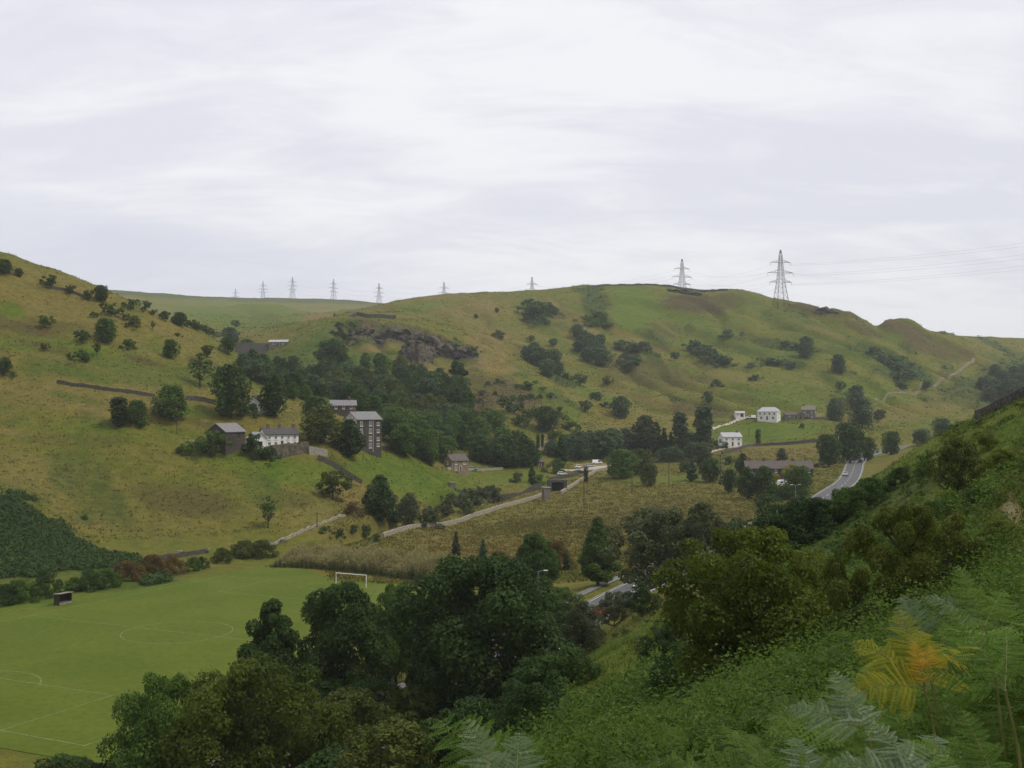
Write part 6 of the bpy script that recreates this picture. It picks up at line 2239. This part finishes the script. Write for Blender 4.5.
def gloss_leaf(name, dark, light, trans, spec=.08, rough=.6):
    m = leaf_material(name, dark, light, trans, spec)
    for nd in m.node_tree.nodes:
        if nd.type == 'BSDF_PRINCIPLED':
            nd.inputs['Roughness'].default_value = rough
    return m


LF_GREEN = gloss_leaf('frond_green', (0.030, 0.072, 0.008), (0.095, 0.160, 0.020), .22)
LF_SHEEN = gloss_leaf('frond_sky_sheen', (0.040, 0.080, 0.024), (0.105, 0.155, 0.075), .2, .28, .45)  # green leaf paled towards grey, sky sheen partly painted into the colour
LF_YEL = gloss_leaf('frond_yellow', (0.12, 0.155, 0.012), (0.27, 0.24, 0.022), .35)
LF_ORA = gloss_leaf('frond_orange', (0.30, 0.22, 0.02), (0.46, 0.28, 0.035), .35)
M_STALK = mat('frond_stalk', (0.20, 0.19, 0.07), .6, scale=20, rgb2=(0.13, 0.14, 0.05))
M_STALKB = mat('dry_stalk', (0.19, 0.125, 0.06), .7, scale=20, rgb2=(0.14, 0.09, 0.045))
FR = {}
for nm_, mt_ in (('g', LF_GREEN), ('s', LF_SHEEN), ('y', LF_YEL), ('o', LF_ORA)):
    FR[nm_] = [frond_mesh(700 + i, 1.0, 14, (.40, .44, .48)[i], .45 + .35 * i, mt_, M_STALKB if nm_ in 'yo' else M_STALK) for i in range(3)]


def fern(label, px, py, Yd, fronds, lean=0.15):
    """a stalk from the ground up to the pixel point, carrying fronds (mesh, azimuth, pitch, roll, length)"""
    x, y, z = P(px, py, Yd)
    gx_, gy_ = x + lean, y + .1
    gz = h1(gx_, gy_)
    t = thing('bracken_fern', label, 'fern', (gx_, gy_, gz))
    m_ = MB()
    top = Vector((x - gx_, y - gy_, z - gz))
    m_.tube([(0, 0, -.05), (top.x * .25, top.y * .3, top.z * .45), (top.x * .65, top.y * .7, top.z * .8), top], [.006, .0055, .005, .004], 6)
    m_.build('stalk', M_STALK, t)
    for k, var, azm, pit, rol, ln in fronds:
        f_ = link('frond', FR[k][var], t)
        f_.location = top
        f_.rotation_mode = 'QUATERNION'
        q = Matrix.Rotation(radians(azm), 3, 'Z') @ Matrix.Rotation(radians(-pit), 3, 'Y') @ Matrix.Rotation(radians(rol), 3, 'X')
        f_.rotation_quaternion = q.to_quaternion()
        ln *= .74
        f_.scale = (ln, ln, ln)
    return t


# azimuth 0 = to the right, 90 = away from the camera, 180 = to the left
fern('green fern frond arching to the left at the bottom centre', 530, 822, 3.1, [('g', 2, 172, 56, -55, .62), ('g', 1, 160, 30, -40, .42)])
fern('sky-sheened fern frond standing up right of the arching one at the bottom centre', 512, 818, 3.0, [('s', 0, 132, 58, -12, .44), ('s', 1, 80, 56, 10, .42), ('g', 0, 40, 30, 20, .36)])
fern('yellowing dead fern turning orange at its tips in the right foreground', 925, 690, 3.7, [('y', 0, 95, 58, -8, .46), ('o', 1, 62, 70, 5, .26), ('y', 1, 150, 46, -30, .42), ('y', 0, 25, 36, 25, .42), ('y', 2, 205, 20, -50, .40), ('o', 0, 104, 78, 0, .24), ('y', 1, 75, 52, 0, .44), ('y', 0, 130, 30, -10, .42)])
fern('tall slender fern curling over the dark hawthorn at right', 925, 650, 4.2, [('s', 2, 150, 66, -80, .36)])
fern('sky-sheened fern low in the right foreground, left of the yellowing one', 868, 735, 3.5, [('s', 1, 158, 30, -25, .40), ('s', 0, 110, 52, -10, .36), ('g', 1, 45, 30, 20, .36)])
fern('large sky-sheened fern at the bottom right, fronds spread to both sides', 930, 790, 3.0, [('s', 1, 170, 28, -30, .40), ('s', 0, 120, 42, -10, .38), ('s', 1, 60, 38, 15, .40), ('g', 1, 15, 25, 25, .36)])
fern('green fern cut by the right edge of the frame', 1005, 690, 3.4, [('g', 0, 120, 58, -8, .46), ('g', 1, 60, 50, 10, .42), ('g', 1, 165, 25, -25, .38)])
fern('upright green fern topmost at the right edge', 985, 625, 4.2, [('g', 0, 105, 62, 0, .38), ('s', 1, 160, 40, -25, .36), ('g', 1, 40, 45, 20, .36)])
fern('green fern behind the yellowing one', 950, 665, 4.6, [('g', 1, 150, 40, -20, .40), ('g', 0, 90, 55, 0, .40), ('g', 1, 30, 35, 20, .38)])
fern('dark green fern in the corner at the bottom right', 1000, 800, 2.7, [('g', 1, 140, 42, -15, .38), ('g', 0, 95, 55, 0, .36), ('s', 1, 170, 20, -30, .32)])
fern('small green fern left of the sky-sheened one', 815, 780, 4.2, [('g', 1, 150, 30, -20, .38), ('s', 1, 100, 45, 0, .36), ('g', 1, 40, 30, 20, .36)])
fern('green fern low between the bottom sky-sheened ferns', 880, 800, 3.4, [('g', 0, 100, 50, 0, .36), ('g', 1, 165, 25, -25, .38), ('s', 1, 30, 35, 20, .36)])
# the bracken bed round and behind them, one mass
rg2 = np.random.default_rng(5)
FB = [frond_mesh(720 + i, 1.0, 11, .5, .6 + .3 * i, LF_GREEN, M_STALK, fine=2.4) for i in range(2)]
def bed(name, count, pxr, yr, keepf, sz, hgt, mats_):
    px_ = rg2.uniform(*pxr, count)
    yy = np.exp(rg2.uniform(math.log(yr[0]), math.log(yr[1]), count))
    xx = (px_ - 512) / FPX * yy
    zz = H(xx, yy)
    ok = keepf(px_, yy, xx)
    xx, yy, zz = xx[ok], yy[ok], zz[ok]
    VV, FF, TT, MM = [], [], [], []
    base = 0
    for me in FB:
        pass
    src = []
    for me in FB:
        v = np.empty(len(me.vertices) * 3, np.float32)
        me.vertices.foreach_get('co', v)
        fidx = np.empty(len(me.loops), np.int32)
        me.loops.foreach_get('vertex_index', fidx)
        tt_ = np.empty(len(me.vertices), np.float32)
        me.attributes['tint'].data.foreach_get('value', tt_)
        mi_ = np.empty(len(me.polygons), np.int32)
        me.polygons.foreach_get('material_index', mi_)
        src.append((v.reshape(-1, 3), fidx.reshape(-1, 4), tt_, mi_))
    for i in range(len(xx)):
        v, fi, tt_, mi_ = src[i % 2]
        q = Matrix.Rotation(rg2.uniform(0, 2 * pi), 3, 'Z') @ Matrix.Rotation(-rg2.uniform(.2, .9), 3, 'Y') @ Matrix.Rotation(rg2.uniform(-.4, .4), 3, 'X')
        s_ = sz * rg2.uniform(.6, 1.3)
        VV.append(v @ np.array(q).T * s_ + np.array((xx[i], yy[i], zz[i] + hgt * rg2.uniform(.3, 1))))
        FF.append(fi + base)
        TT.append(np.clip(tt_ + rg2.uniform(-.25, .3), 0, 1))
        MM.append(mi_)
        base += len(v)
    me = mesh_np(name, np.concatenate(VV), np.concatenate(FF), mats_, np.concatenate(MM), attrs={'tint': ('FLOAT', np.concatenate(TT))})
    link(name, me, kind='stuff')


bed('bracken_bed', 720, (700, 1200), (4.2, 14), lambda p_, y_, x_: p_ > 800 + (y_ - 5) * 3, .40, .95, [LF_GREEN, M_STALK])
x, y, z, w = sample(rg, 1700, (480, 1200), (14, 85), lambda x, y, z, w: right(x, y, z, w) & (w[:, 4] < .08) & (w[:, 0] < .5))
clumps('slope_bilberry', rg, x, y, z, 150, np.repeat(np.clip(y * .0015, .03, .12), 150), .8, 1.0, L_BRACKN, vary=(.35, 1.9), tv=.85)
bed('bracken_carpet', 1700, (500, 1180), (9, 40), lambda p_, y_, x_: (vnoise(x_ / 3, y_ / 3, 41) > .3) & (np.hypot((p_ - 706) / 45, (y_ - 24) / 3.0) > 1), .75, .7, [L_BRACKN, M_STALK])
